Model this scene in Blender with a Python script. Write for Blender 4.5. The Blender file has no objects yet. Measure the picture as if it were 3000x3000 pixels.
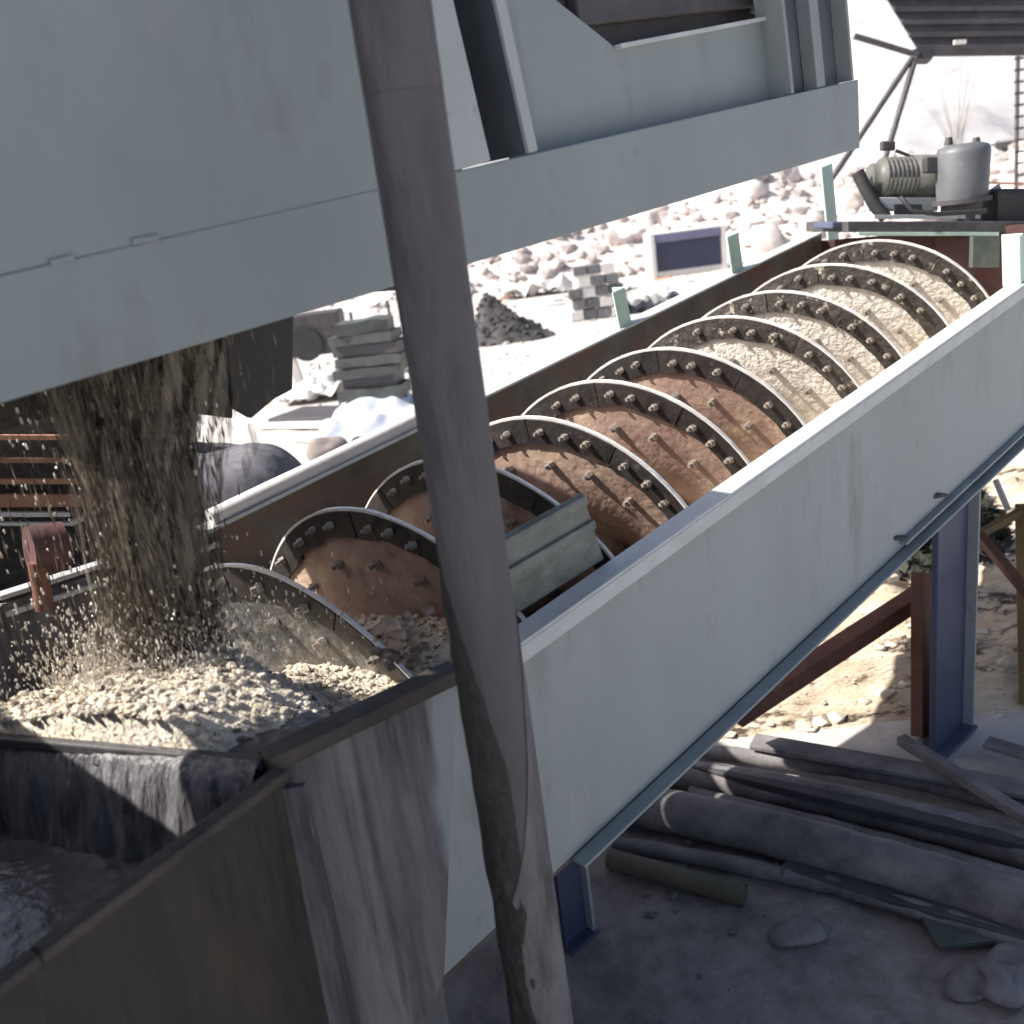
import bpy, bmesh, math, random
from mathutils import Vector, Matrix, noise
random.seed(7)
D = bpy.data
SC = bpy.context.scene
COL = SC.collection
V = Vector
rad = math.radians

# ------------------------------------------------------------------ camera, sky, sun, exposure
CAMH = 3.5
F_PX, PITCH, ROLL = 1717.0, rad(17.403), rad(-7.553)
FWD = V((0, math.cos(PITCH), -math.sin(PITCH)))
_R, _U = V((1, 0, 0)), V((0, math.sin(PITCH), math.cos(PITCH)))
RGT = math.cos(ROLL) * _R + math.sin(ROLL) * _U
UPV = -math.sin(ROLL) * _R + math.cos(ROLL) * _U
CAM = V((0, 0, CAMH))
cd = D.cameras.new('camera')
cam = D.objects.new('camera', cd)
COL.objects.link(cam)
M = Matrix((RGT, UPV, -FWD)).transposed().to_4x4()
M.translation = CAM
cam.matrix_world = M
cd.sensor_width = 36
cd.lens = F_PX / 1932 * 36
cd.clip_start = 0.05
cd.clip_end = 3000
cd.dof.use_dof = True
cd.dof.focus_distance = 3.7
cd.dof.aperture_fstop = 2.2
SC.camera = cam

SUN_AZ, SUN_EL = rad(-93), rad(44)
w = D.worlds.new('World')
SC.world = w
w.use_nodes = True
nt = w.node_tree
sky = nt.nodes.new('ShaderNodeTexSky')
sky.sky_type = 'NISHITA'
sky.sun_disc = False
sky.sun_elevation = SUN_EL
sky.sun_rotation = SUN_AZ
sky.air_density = .8
sky.dust_density = 4.0
bg = nt.nodes['Background']
nt.links.new(sky.outputs[0], bg.inputs[0])
bg.inputs[1].default_value = 0.095
sd = V((math.sin(SUN_AZ) * math.cos(SUN_EL), math.cos(SUN_AZ) * math.cos(SUN_EL), math.sin(SUN_EL)))
sl = D.lights.new('sun', 'SUN')
sl.energy = 5.0
sl.angle = rad(0.55)
sl.color = (1, .95, .87)
so = D.objects.new('sun', sl)
COL.objects.link(so)
so.location = (-20, 0, 30)
so.rotation_euler = sd.to_track_quat('Z', 'Y').to_euler()
SC.view_settings.view_transform = 'Standard'
SC.view_settings.look = 'None'
SC.view_settings.exposure = .85
SC.view_settings.gamma = 1
SC.view_settings.use_curve_mapping = False
SC.render.engine = 'CYCLES'
SC.cycles.transparent_max_bounces = 32

# ------------------------------------------------------------------ frames
A_ = V((0.76655701, 0.62464432, 0.1490296)).normalized()      # along the trough, uphill
T_ = V((-0.63169867, 0.77521403, 0)).normalized()             # across, to the far wall
N_ = A_.cross(T_).normalized()
if N_.z < 0: N_ = -N_
P0 = V((0.106, 1.543, -0.653)) * (2 / 1.2) + CAM                # top of near wall

def T(s, t, n): return P0 + A_ * s + T_ * t + N_ * n
def loc(X): d = X - P0; return d.dot(A_), d.dot(T_), d.dot(N_)
def ray(u, v): return FWD + RGT * ((u - 966) / F_PX) - UPV * ((v - 966) / F_PX)
def ht(u, v, t=0.0):                                            # sight line meets the vertical plane t
    d = ray(u, v); O = T(0, t, 0)
    return CAM + d * ((O - CAM).dot(T_) / d.dot(T_))
def hz(u, v, z=0.0):                                            # sight line meets the level z
    d = ray(u, v)
    return CAM + d * ((z - CAMH) / d.z)
def hd(u, v, dist): return CAM + ray(u, v) * dist
AH = V((A_.x, A_.y, 0)).normalized()
def ts(u, v, t): a = loc(ht(u, v, t)); return a[0], a[2]

# ------------------------------------------------------------------ materials
def mk(name, c1, c2=None, scale=4, rough=.6, metal=0, bump=.15, bscale=30, dirt=None, stretch=(1, 1, 1), rv=0, spec=.5):
    m = D.materials.new(name); m.use_nodes = True
    n = m.node_tree; L = n.links.new; p = n.nodes['Principled BSDF']
    tc = n.nodes.new('ShaderNodeTexCoord'); mp = n.nodes.new('ShaderNodeMapping')
    mp.inputs['Scale'].default_value = stretch
    L(tc.outputs['Object'], mp.inputs[0])
    c2 = c2 or tuple(x * .75 for x in c1)
    n1 = n.nodes.new('ShaderNodeTexNoise'); n1.inputs['Scale'].default_value = scale; n1.inputs['Detail'].default_value = 6
    n1.inputs['Roughness'].default_value = .65
    L(mp.outputs[0], n1.inputs['Vector'])
    r = n.nodes.new('ShaderNodeValToRGB')
    r.color_ramp.elements[0].position = .35; r.color_ramp.elements[1].position = .65
    r.color_ramp.elements[0].color = (*c2, 1); r.color_ramp.elements[1].color = (*c1, 1)
    L(n1.outputs[0], r.inputs[0])
    out = r.outputs[0]
    if dirt:
        for (dc, ds, lo, hi) in (dirt if isinstance(dirt, list) else [dirt]):
            n2 = n.nodes.new('ShaderNodeTexNoise'); n2.inputs['Scale'].default_value = ds; n2.inputs['Detail'].default_value = 8
            n2.inputs['Roughness'].default_value = .7
            L(mp.outputs[0], n2.inputs['Vector'])
            q = n.nodes.new('ShaderNodeMapRange'); q.inputs[1].default_value = lo; q.inputs[2].default_value = hi
            L(n2.outputs[0], q.inputs[0])
            x = n.nodes.new('ShaderNodeMixRGB'); x.inputs[2].default_value = (*dc, 1)
            L(q.outputs[0], x.inputs[0]); L(out, x.inputs[1]); out = x.outputs[0]
    if rv:
        oi = n.nodes.new('ShaderNodeObjectInfo'); q = n.nodes.new('ShaderNodeMapRange')
        q.inputs[3].default_value = 1 - rv; q.inputs[4].default_value = 1 + rv
        L(oi.outputs['Random'], q.inputs[0])
        h = n.nodes.new('ShaderNodeHueSaturation'); L(q.outputs[0], h.inputs['Value']); L(out, h.inputs['Color']); out = h.outputs[0]
    L(out, p.inputs['Base Color'])
    p.inputs['Metallic'].default_value = metal
    p.inputs['Specular IOR Level'].default_value = spec
    q = n.nodes.new('ShaderNodeMapRange'); q.inputs[3].default_value = max(.02, rough - .12); q.inputs[4].default_value = min(1, rough + .12)
    L(n1.outputs[0], q.inputs[0]); L(q.outputs[0], p.inputs['Roughness'])
    if bump:
        nb = n.nodes.new('ShaderNodeTexNoise'); nb.inputs['Scale'].default_value = bscale; nb.inputs['Detail'].default_value = 5
        L(mp.outputs[0], nb.inputs['Vector'])
        b = n.nodes.new('ShaderNodeBump'); b.inputs['Strength'].default_value = bump; b.inputs['Distance'].default_value = .02
        L(nb.outputs[0], b.inputs['Height']); L(b.outputs[0], p.inputs['Normal'])
    return m

MT = dict(
    paint=mk('grey_paint', (.262, .302, .315), (.218, .254, .266), 1.6, .58, 0, .16, 2.6, [((.16, .168, .17), 3.0, .54, .80), ((.37, .35, .33), 2.0, .60, .9), ((.15, .13, .12), 11, .67, .8)], (1.3, 1.3, .6)),
    paint_wall=mk('bounce_lit_paint', (.325, .368, .380), (.27, .308, .320), 1.4, .6, 0, .16, 2.6, [((.19, .2, .2), 2.8, .54, .80), ((.40, .385, .36), 2.4, .60, .85), ((.16, .15, .14), 9, .66, .80)], (1.6, 1.6, .45)),  # lighter grey paint, bounce from sunlit ground put into the colour
    column=mk('recess_shade_grey', (.11, .125, .15), (.08, .092, .115), 3, .6, 0, .1, 14, ((.16, .155, .15), 6, .6, .85)),  # column grey darkened, recess shade put into the colour
    paint_lt=mk('pale_grey_paint', (.40, .43, .45), (.34, .37, .39), 3, .55, 0, .05, 18, ((.2, .19, .18), 9, .55, .8)),
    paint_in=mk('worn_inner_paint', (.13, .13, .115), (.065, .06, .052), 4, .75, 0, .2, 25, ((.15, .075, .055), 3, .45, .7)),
    flange=mk('flange_paint', (.52, .55, .56), (.42, .44, .45), 6, .5, 0, .1, 25, ((.22, .2, .18), 8, .6, .8)),
    bluecol=mk('blue_black_steel', (.085, .10, .17), (.06, .07, .12), 3, .5, 0, .05, 20, ((.12, .10, .09), 6, .6, .85)),
    mudwall=mk('mud_streaked_wall', (.20, .195, .205), (.095, .09, .105), 3.2, .7, 0, .35, 14, [((.045, .042, .055), 1.7, .48, .60), ((.22, .22, .23), 4.5, .60, .72)], (2.6, 2.6, .22)),
    mud=mk('wet_mud', (.07, .065, .06), (.03, .028, .026), 8, .55, 0, .8, 30),
    shell=mk('dark_shell', (.034, .034, .034), (.02, .02, .02), 14, .75, 0, .7, 40, ((.055, .055, .055), 20, .6, .75)),
    pipe=mk('rusty_grey_pipe', (.098, .096, .108), (.060, .059, .068), 3, .7, .0, .35, 40, [((.082, .078, .082), 2.5, .52, .75), ((.035, .034, .036), 1.4, .5, .62), ((.16, .158, .165), 10, .62, .75)], (2, 2, .4)),
    rustplate=mk('brown_blade', (.37, .25, .205), (.27, .17, .14), 3, .65, 0, .35, 26, [((.50, .38, .27), 3.5, .46, .70), ((.16, .09, .07), 9, .55, .75), ((.48, .42, .36), 30, .62, .70)]),
    wetblade=mk('wet_splattered_blade', (.17, .165, .155), (.07, .07, .068), 7, .45, 0, .6, 30, [((.30, .27, .23), 16, .56, .64), ((.03, .03, .03), 11, .50, .66)]),
    sunsandblade=mk('sandy_sunlit_blade', (.68, .635, .57), (.54, .48, .415), 6, .8, 0, .9, 36, [((.74, .71, .66), 16, .45, .62), ((.22, .15, .11), 22, .62, .70)]),  # sand film, with sunlit brightness added to its colour
    shoe=mk('dark_wear_shoe', (.042, .036, .035), (.022, .019, .019), 9, .5, .0, .25, 30, ((.16, .115, .095), 11, .60, .75), rv=.3),
    shoesand=mk('sandy_wear_shoe', (.065, .054, .048), (.03, .026, .024), 9, .7, .0, .6, 30, ((.55, .50, .42), 13, .58, .66), rv=.25),
    rim=mk('worn_bright_rim', (.86, .84, .82), (.72, .69, .66), 10, .35, .15, .1, 30),
    bolt=mk('bolt_steel', (.40, .36, .32), (.22, .185, .16), 20, .45, .3, .05, 40),
    sand=mk('washed_sand', (.70, .64, .54), (.50, .43, .335), 14, .9, 0, .9, 60, ((.22, .16, .11), 26, .60, .70)),
    grain=mk('gravel_grain', (.70, .64, .55), (.44, .37, .29), 7, .85, 0, .3, 60, ((.14, .10, .08), 9, .60, .68)),
    fallwater=None,
    wetsand=mk('wet_falling_sand', (.20, .165, .125), (.075, .06, .045), 9, .45, 0, .5, 40, ((.33, .29, .23), 14, .58, .7), (3, 3, .6)),
    splash=mk('splash_drop', (.72, .67, .60), (.45, .40, .34), 9, .25, 0, 0, 40),
    water=mk('murky_water', (.10, .098, .11), (.06, .058, .068), 5, .12, 0, .5, 14),
    watercurtain=mk('muddy_overflow', (.20, .195, .205), (.07, .066, .075), 8, .3, 0, .7, 22, ((.36, .36, .38), 9, .58, .7), (3, 3, .35)),
    launder=mk('stained_launder', (.036, .034, .029), (.012, .012, .011), 2.0, .7, 0, .5, 16, [((.062, .044, .033), 1.5, .5, .66), ((.075, .075, .075), 6, .60, .72), ((.012, .012, .011), 3, .55, .68)], (2.2, 2.2, .45)),
    lip=mk('rusty_lip', (.058, .048, .042), (.026, .023, .022), 6, .6, 0, .4, 30),
    redprime=mk('red_primer', (.12, .052, .05), (.07, .035, .035), 4, .6, 0, .15, 30),
    brown=mk('brown_beam', (.20, .09, .06), (.11, .05, .04), 4, .65, 0, .2, 30),
    yellow=mk('ochre_paint', (.20, .145, .06), (.11, .075, .04), 4, .6, 0, .2, 30),
    mint=mk('mint_paint', (.50, .66, .58), (.40, .55, .48), 5, .5, 0, .1, 30, ((.25, .22, .18), 9, .62, .75)),
    green=mk('grey_green_steel', (.115, .14, .125), (.07, .088, .08), 4, .6, 0, .2, 24, ((.08, .075, .07), 5, .5, .75)),
    motorg=mk('motor_grey', (.125, .13, .145), (.09, .095, .108), 4, .5, 0, .08, 24, ((.2, .19, .17), 7, .58, .8)),
    motorl=mk('gearbox_grey', (.15, .15, .142), (.075, .076, .072), 5, .5, 0, .15, 24, ((.12, .12, .1), 8, .5, .7)),
    black=mk('black_rubber', (.035, .035, .038), (.02, .02, .022), 5, .6, 0, .2, 30),
    dark=mk('dark_steel', (.075, .07, .078), (.045, .042, .048), 4, .6, 0, .2, 26, ((.12, .11, .11), 5, .55, .8)),
    hose=mk('dusty_hose', (.25, .235, .24), (.10, .094, .10), 4, .75, 0, .25, 22, ((.19, .18, .19), 6, .52, .75)),
    cloth=mk('grey_tarp', (.16, .155, .175), (.10, .098, .115), 3, .85, 0, .8, 5, ((.24, .23, .24), 4, .55, .75)),
    wcloth=mk('blue_white_cloth', (.62, .66, .74), (.50, .54, .63), 4, .9, 0, .3, 12),
    white=mk('pale_board', (.70, .68, .66), (.6, .57, .55), 5, .8, 0, .1, 20),
    navy=mk('navy_panel', (.030, .034, .075), (.022, .025, .055), 3, .4, 0, .05, 20),
    block=mk('grey_block', (.22, .22, .23), (.15, .15, .16), 6, .9, 0, .4, 20, rv=.25),
    rock=mk('pale_boulder', (.64, .58, .56), (.45, .40, .385), 3, .9, 0, .5, 6, ((.26, .215, .21), 5, .55, .75), rv=.25),
    stone=mk('dusty_stone', (.30, .285, .29), (.15, .14, .145), 5, .9, 0, .6, 16),
    rubble=mk('dark_gravel', (.09, .085, .09), (.05, .047, .05), 6, .9, 0, .5, 20, rv=.3),
    leaf=mk('shade_dark_leaf', (.040, .042, .032), (.022, .024, .018), 6, .8, 0, 0, 20),
    twig=mk('dry_twig', (.42, .40, .39), (.33, .31, .30), 6, .9, 0, 0, 20),
    drumgreen=mk('dull_green_drum', (.075, .085, .078), (.045, .05, .047), 4, .6, 0, .2, 12),
    slat=mk('rusty_slat', (.42, .23, .13), (.28, .13, .09), 4, .7, 0, .2, 20, rv=.3),
    ground=None)

def ground_mat():
    m = mk('quarry_ground', (.57, .55, .53), (.46, .44, .42), .6, .95, 0, .8, 9, ((.33, .28, .24), 1.3, .52, .72))
    n = m.node_tree; L = n.links.new; p = n.nodes['Principled BSDF']
    src = p.inputs['Base Color'].links[0].from_socket
    tc = [x for x in n.nodes if x.type == 'TEX_COORD'][0]
    # darker soil round the machine: a patch with a ragged edge
    c = hz(1500, 1800)
    d = n.nodes.new('ShaderNodeVectorMath'); d.operation = 'DISTANCE'; d.inputs[1].default_value = (c.x + .5, c.y - 1.2, 0)
    L(tc.outputs['Object'], d.inputs[0])
    nz = n.nodes.new('ShaderNodeTexNoise'); nz.inputs['Scale'].default_value = 1.6; nz.inputs['Detail'].default_value = 8
    L(tc.outputs['Object'], nz.inputs['Vector'])
    a = n.nodes.new('ShaderNodeMath'); a.operation = 'MULTIPLY_ADD'; a.inputs[1].default_value = 1.2; L(nz.outputs[0], a.inputs[0]); L(d.outputs['Value'], a.inputs[2])
    q = n.nodes.new('ShaderNodeMapRange'); q.inputs[1].default_value = 3.0; q.inputs[2].default_value = 3.6
    L(a.outputs[0], q.inputs[0])
    n2 = n.nodes.new('ShaderNodeTexNoise'); n2.inputs['Scale'].default_value = 5; n2.inputs['Detail'].default_value = 10; n2.inputs['Roughness'].default_value = .75
    L(tc.outputs['Object'], n2.inputs['Vector'])
    r = n.nodes.new('ShaderNodeValToRGB')
    r.color_ramp.elements[0].position = .35; r.color_ramp.elements[1].position = .68
    r.color_ramp.elements[0].color = (.18, .16, .152, 1); r.color_ramp.elements[1].color = (.37, .33, .315, 1)
    L(n2.outputs[0], r.inputs[0])
    x = n.nodes.new('ShaderNodeMixRGB'); L(q.outputs[0], x.inputs[0]); L(r.outputs[0], x.inputs[1]); L(src, x.inputs[2])
    L(x.outputs[0], p.inputs['Base Color'])
    return m
MT['ground'] = ground_mat()
def fall_mat():
    m = mk('falling_muddy_water', (.235, .20, .155), (.075, .062, .048), 11, .5, 0, 0, 40, ((.40, .355, .29), 17, .58, .72), (1, 1, .22))
    n = m.node_tree; L = n.links.new; p = n.nodes['Principled BSDF']
    tc = [x for x in n.nodes if x.type == 'TEX_COORD'][0]
    mp = n.nodes.new('ShaderNodeMapping'); mp.inputs['Scale'].default_value = (55, 55, 5); L(tc.outputs['Object'], mp.inputs[0])
    z = n.nodes.new('ShaderNodeTexNoise'); z.inputs['Scale'].default_value = 1; z.inputs['Detail'].default_value = 4; L(mp.outputs[0], z.inputs[0])
    q = n.nodes.new('ShaderNodeMapRange'); q.inputs[1].default_value = .40; q.inputs[2].default_value = .70; q.inputs[3].default_value = 0; q.inputs[4].default_value = .85
    L(z.outputs[0], q.inputs[0]); L(q.outputs[0], p.inputs['Alpha'])
    return m
MT['fallwater'] = fall_mat()

def tankwall_mat(base):
    m = MT['mudwall'].copy(); m.name = 'muddy_painted_wall'
    n = m.node_tree; L = n.links.new; p = n.nodes['Principled BSDF']
    src = p.inputs['Base Color'].links[0].from_socket
    tc = [x for x in n.nodes if x.type == 'TEX_COORD'][0]
    # mud splashed over the paint: its ragged edge runs down the plate
    d = n.nodes.new('ShaderNodeVectorMath'); d.operation = 'DOT_PRODUCT'; h = V((A_.x, A_.y, 0)).normalized(); d.inputs[1].default_value = h
    L(tc.outputs['Object'], d.inputs[0])
    mp = n.nodes.new('ShaderNodeMapping'); mp.inputs['Scale'].default_value = (7, 7, 1.6); L(tc.outputs['Object'], mp.inputs[0])
    nz = n.nodes.new('ShaderNodeTexNoise'); nz.inputs['Scale'].default_value = 1; nz.inputs['Detail'].default_value = 7; L(mp.outputs[0], nz.inputs[0])
    a = n.nodes.new('ShaderNodeMath'); a.operation = 'MULTIPLY_ADD'; a.inputs[1].default_value = .32; L(nz.outputs[0], a.inputs[0]); L(d.outputs['Value'], a.inputs[2])
    q = n.nodes.new('ShaderNodeMapRange'); e = (T(-.66, 0, -.3) - base).dot(h) + .16; q.inputs[1].default_value = e - .03; q.inputs[2].default_value = e + .03
    L(a.outputs[0], q.inputs[0])
    x = n.nodes.new('ShaderNodeMixRGB'); x.inputs[2].default_value = (.285, .32, .345, 1)
    L(q.outputs[0], x.inputs[0]); L(src, x.inputs[1]); L(x.outputs[0], p.inputs['Base Color'])
    return m

# ------------------------------------------------------------------ mesh builder
class MB:
    def __init__(s): s.v = []; s.f = []; s.sm = []
    def add(s, vs, fs, sm=False):
        o = len(s.v); s.v += [V(x) for x in vs]; s.f += [tuple(i + o for i in f) for f in fs]; s.sm += [sm] * len(fs); return s
    def hexa(s, p): return s.add(p, [(0, 1, 2, 3), (7, 6, 5, 4), (0, 4, 5, 1), (1, 5, 6, 2), (2, 6, 7, 3), (3, 7, 4, 0)])
    def tb(s, s0, s1, t0, t1, n0, n1):                      # box in the trough frame
        return s.hexa([T(s0, t0, n0), T(s1, t0, n0), T(s1, t1, n0), T(s0, t1, n0), T(s0, t0, n1), T(s1, t0, n1), T(s1, t1, n1), T(s0, t1, n1)])
    def box(s, c, x, y, z):                                  # centre and three half-axes
        return s.hexa([c - x - y - z, c + x - y - z, c + x + y - z, c - x + y - z, c - x - y + z, c + x - y + z, c + x + y + z, c - x + y + z])
    def bar(s, a, b, wdt, hgt, up=V((0, 0, 1))):
        d = (b - a); l = d.length; d.normalize()
        x = d.cross(up)
        x = x.normalized() if x.length > 1e-4 else V((1, 0, 0)); y = x.cross(d)
        return s.box((a + b) / 2, d * (l / 2), x * (wdt / 2), y * (hgt / 2))
    def prism(s, pts, ex):
        n = len(pts); ex = V(ex)
        return s.add(list(pts) + [p + ex for p in pts], [tuple(range(n))[::-1], tuple(range(n, 2 * n))] + [(i, (i + 1) % n, n + (i + 1) % n, n + i) for i in range(n)])
    def tube(s, path, r, seg=14, caps=True, jit=0):
        if not hasattr(r, '__len__'): r = [r] * len(path)
        path = [V(p) for p in path]; rings = []; ref = None
        for i, p in enumerate(path):
            d = (path[min(i + 1, len(path) - 1)] - path[max(i - 1, 0)]).normalized()
            if ref is None: ref = V((0, 0, 1)) if abs(d.z) < .9 else V((1, 0, 0))
            x = (ref - d * ref.dot(d)).normalized(); ref = x; y = d.cross(x)
            ring = []
            for k in range(seg):
                a = 2 * math.pi * k / seg
                q = p + (x * math.cos(a) + y * math.sin(a)) * r[i]
                if jit: q += noise.noise_vector(q * 9) * jit
                ring.append(q)
            rings.append(ring)
        vs = [q for g in rings for q in g]; fs = []
        for i in range(len(path) - 1):
            for k in range(seg):
                k2 = (k + 1) % seg
                fs.append((i * seg + k, i * seg + k2, (i + 1) * seg + k2, (i + 1) * seg + k))
        s.add(vs, fs, True)
        if caps:
            s.add(rings[0], [tuple(range(seg))]); s.add(rings[-1], [tuple(range(seg))])
        return s
    def grid(s, fn, nu, nv, sm=True):
        vs = [fn(i / nu, j / nv) for j in range(nv + 1) for i in range(nu + 1)]
        fs = [(j * (nu + 1) + i, j * (nu + 1) + i + 1, (j + 1) * (nu + 1) + i + 1, (j + 1) * (nu + 1) + i) for j in range(nv) for i in range(nu)]
        return s.add(vs, fs, sm)
    def rock(s, c, r, sub=1, seed=0, sq=(1, 1, 1), rough=.35):
        bm = bmesh.new(); bmesh.ops.create_icosphere(bm, subdivisions=sub, radius=1)
        o = V((seed * 3.1, seed * 1.7, seed * .9)); vs = []
        for v in bm.verts:
            k = 1 + rough * noise.noise(v.co * 1.3 + o) * 1.6
            vs.append(V((v.co.x * sq[0], v.co.y * sq[1], v.co.z * sq[2])) * (r * k) + c)
        fs = [tuple(v.index for v in f.verts) for f in bm.faces]; bm.free()
        return s.add(vs, fs, sub > 1)
    def mesh(s, name, mat, origin=V((0, 0, 0)), recalc=True):
        me = D.meshes.new(name)
        me.from_pydata([v - origin for v in s.v], [], s.f)
        me.polygons.foreach_set('use_smooth', s.sm)
        if recalc:
            bm = bmesh.new(); bm.from_mesh(me); bmesh.ops.recalc_face_normals(bm, faces=bm.faces[:]); bm.to_mesh(me); bm.free()
        me.materials.append(mat if not isinstance(mat, str) else MT[mat])
        return me
    def build(s, name, mat, parent=None, bevel=0, origin=None, recalc=True):
        org = V((0, 0, 0))
        if parent:
            org = parent.get('_o', (0, 0, 0)); org = V(org)
        elif origin is not None: org = V(origin)
        o = D.objects.new(name, s.mesh(name, mat, org, recalc))
        COL.objects.link(o)
        if parent:
            o.parent = parent; o['_o'] = tuple(org)
        else:
            o.location = org; o['_o'] = tuple(org)
        if bevel:
            b = o.modifiers.new('bevel', 'BEVEL'); b.width = bevel; b.segments = 2; b.limit_method = 'ANGLE'; b.harden_normals = False
        return o

def tag(o, label=None, cat=None, group=None, kind=None):
    for k, v in (('label', label), ('category', cat), ('group', group), ('kind', kind)):
        if v: o[k] = v
    return o
def thing(name, label, cat, at, group=None):
    o = D.objects.new(name, None); o.location = at; o['_o'] = tuple(at); o.empty_display_size = .1
    COL.objects.link(o)
    return tag(o, label, cat, group)
def place(name, me, parent, world):                       # a part that shares mesh data
    o = D.objects.new(name, me); COL.objects.link(o); o.parent = parent
    o.matrix_basis = Matrix.Translation(-V(parent['_o'])) @ world
    return o
def frame_m(pos, z, x=None):                              # matrix with z axis along z
    z = z.normalized(); x = x or (V((0, 0, 1)) if abs(z.z) < .9 else V((1, 0, 0)))
    x = (x - z * x.dot(z)).normalized(); y = z.cross(x)
    m = Matrix((x, y, z)).transposed().to_4x4(); m.translation = pos
    return m
UP = V((0, 0, 1))

# ------------------------------------------------------------------ ground and hillside
def gz(x, y):
    r = math.hypot(x, y)
    k = min(1, r / 3)
    return (noise.noise(V((x * .9, y * .9, 0))) * .05 + noise.noise(V((x * 3.1, y * 3.1, 5))) * .018) * (1 if r < 30 else 1.5) - .02
g = MB()
def gfn(u, v):
    r = .4 * (700 / .4) ** v; a = u * 2 * math.pi
    x, y = r * math.sin(a), r * math.cos(a)
    return V((x, y, gz(x, y)))
g.grid(gfn, 240, 150)
tag(g.build('ground', 'ground', recalc=False), kind='structure')
h = MB()
def hfn(u, v):
    a = rad(-70 + 150 * u); r = 80 + 190 * v
    z = -1.5 + 52 * v ** 1.15 + noise.noise(V((a * 6, v * 5, 2))) * 7 * min(1, v * 4) + noise.noise(V((a * 40, v * 22, 3))) * 1.6
    return V((r * math.sin(a), r * math.cos(a), z))
h.grid(hfn, 150, 60)
tag(h.build('hillside', mk('bare_hillside', (.44, .43, .445), (.36, .35, .365), .12, .95, 0, .8, 1.2, [((.24, .23, .245), .30, .56, .7), ((.20, .19, .20), 1.1, .64, .72)]), recalc=False), kind='structure')

# ------------------------------------------------------------------ spiral sand washer
washer = thing('spiral_sand_washer', 'long grey inclined trough with a bolted double spiral turning inside it', 'sand washer', V((T(1.4, 1, 0).x, T(1.4, 1, 0).y, 0)))
S_LO, S_HI, WD = -.52, 4.85, 2.03
LZ = CAMH - 1.14                                            # level of the tank lip
# near wall: one sheet, its lower end cut where the tank floor is
nw = [T(-.50, 0, 0), T(S_HI, 0, 0), T(S_HI, 0, -.83), T(-.86, 0, -.83)]
q = T(-.86, 0, -.83)
nw += [q + V((-.62 * .76, -.62 * .625, -.02)) * .0 + V((0, 0, 0))]
K1 = T(0, 0, 0)
def lvl(s, t, z):                                           # point above/below the trough frame at level z
    p = T(s, t, 0); return V((p.x, p.y, z))
pl = [T(-.505, .0, 0), T(S_HI, 0, 0), T(S_HI, 0, -.83), T(-.84, 0, -.83)]
MB().prism(pl, T_ * .012).build('side_wall', 'paint_wall', washer)
MB().prism([T(S_LO, WD - .012, 0), T(S_HI, WD - .012, 0), T(S_HI, WD - .012, -.83), T(S_LO, WD - .012, -.83)], T_ * .012).build('side_wall', 'paint_in', washer)
# rounded bottom
prof = [(.0, -.832), (.30, -1.1), (.62, -1.26), (1.01, -1.30), (1.40, -1.26), (1.73, -1.1), (2.03, -.832)]
b = MB()
for i in range(len(prof) - 1):
    (t0, n0), (t1, n1) = prof[i], prof[i + 1]
    b.prism([T(-.9, t0, n0), T(-.9, t1, n1), T(S_HI, t1, n1), T(S_HI, t0, n0)], -N_ * .012)
b.build('trough_bottom', 'paint_in', washer)
# top flanges and bottom flange (angle irons)
fl = MB().tb(-.46, S_HI, -.055, .03, .002, .014)
fl.tb(-.46, S_HI, -.055, -.045, -.05, .002)
fl.build('top_flange', 'flange', washer, .003)
fl = MB().tb(-.42, S_HI, WD - .03, WD + .10, .002, .016)
fl.build('top_flange', 'flange', washer, .003)
fl = MB().tb(-.30, S_HI, -.06, -.002, -.846, -.834).tb(1.9, S_HI, -.035, -.002, -.80, -.786)
fl.build('bottom_flange', 'paint', washer, .002)
MB().tube([T(-.30 + .3 * k, WD + .03, .045) for k in range(5)], .042, 16, True, .004).build('edge_pipe', 'white', washer)
for (u, v) in ((1690, 1015), (1765, 935)):
    s_, n_ = ts(u, v, 0)
    dm = MB().rock(T(s_, -.004, n_), .05, 2, s_, (1, .3, .22), .4).build('dark_slit', 'dark', washer)  # flattened dark lump drawn for a dark slit in the wall

# upper end plate and drive bearing plate
MB().tb(S_HI - .02, S_HI, .015, WD - .015, -1.2, -.05).build('end_plate', 'redprime', washer)

# spiral: double start, one flight per visible turn
R_, HC, Q_, TC = .6975, .507, .154, 1.0145
SK = [-.593, -.134, .336, .788, 1.233, 1.680, 2.174, 2.613, 3.133, 3.647]
def sp(s, th, r): return T(s + Q_ * th, TC - r * math.sin(th), -HC + r * math.cos(th))
def rdir(th): return (-T_ * math.sin(th) + N_ * math.cos(th))
MB().tube([T(-1.0, TC, -HC), T(S_HI - .03, TC, -HC)], .13, 24).build('shaft', 'rustplate', washer)
bm_ = MB()
seg = 6
vs = [V((.0165 * math.cos(k * math.pi / 3), .0165 * math.sin(k * math.pi / 3), z)) for z in (0, .022) for k in range(6)]
bm_.add(vs, [(6, 7, 8, 9, 10, 11)] + [(k, (k + 1) % 6, 6 + (k + 1) % 6, 6 + k) for k in range(6)])
vs = [V((.009 * math.cos(k * math.pi / 3), .009 * math.sin(k * math.pi / 3), z)) for z in (.022, .040) for k in range(6)]
bm_.add(vs, [(6, 7, 8, 9, 10, 11)] + [(k, (k + 1) % 6, 6 + (k + 1) % 6, 6 + k) for k in range(6)])
bolt_me = bm_.mesh('bolt', 'bolt')
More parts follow.
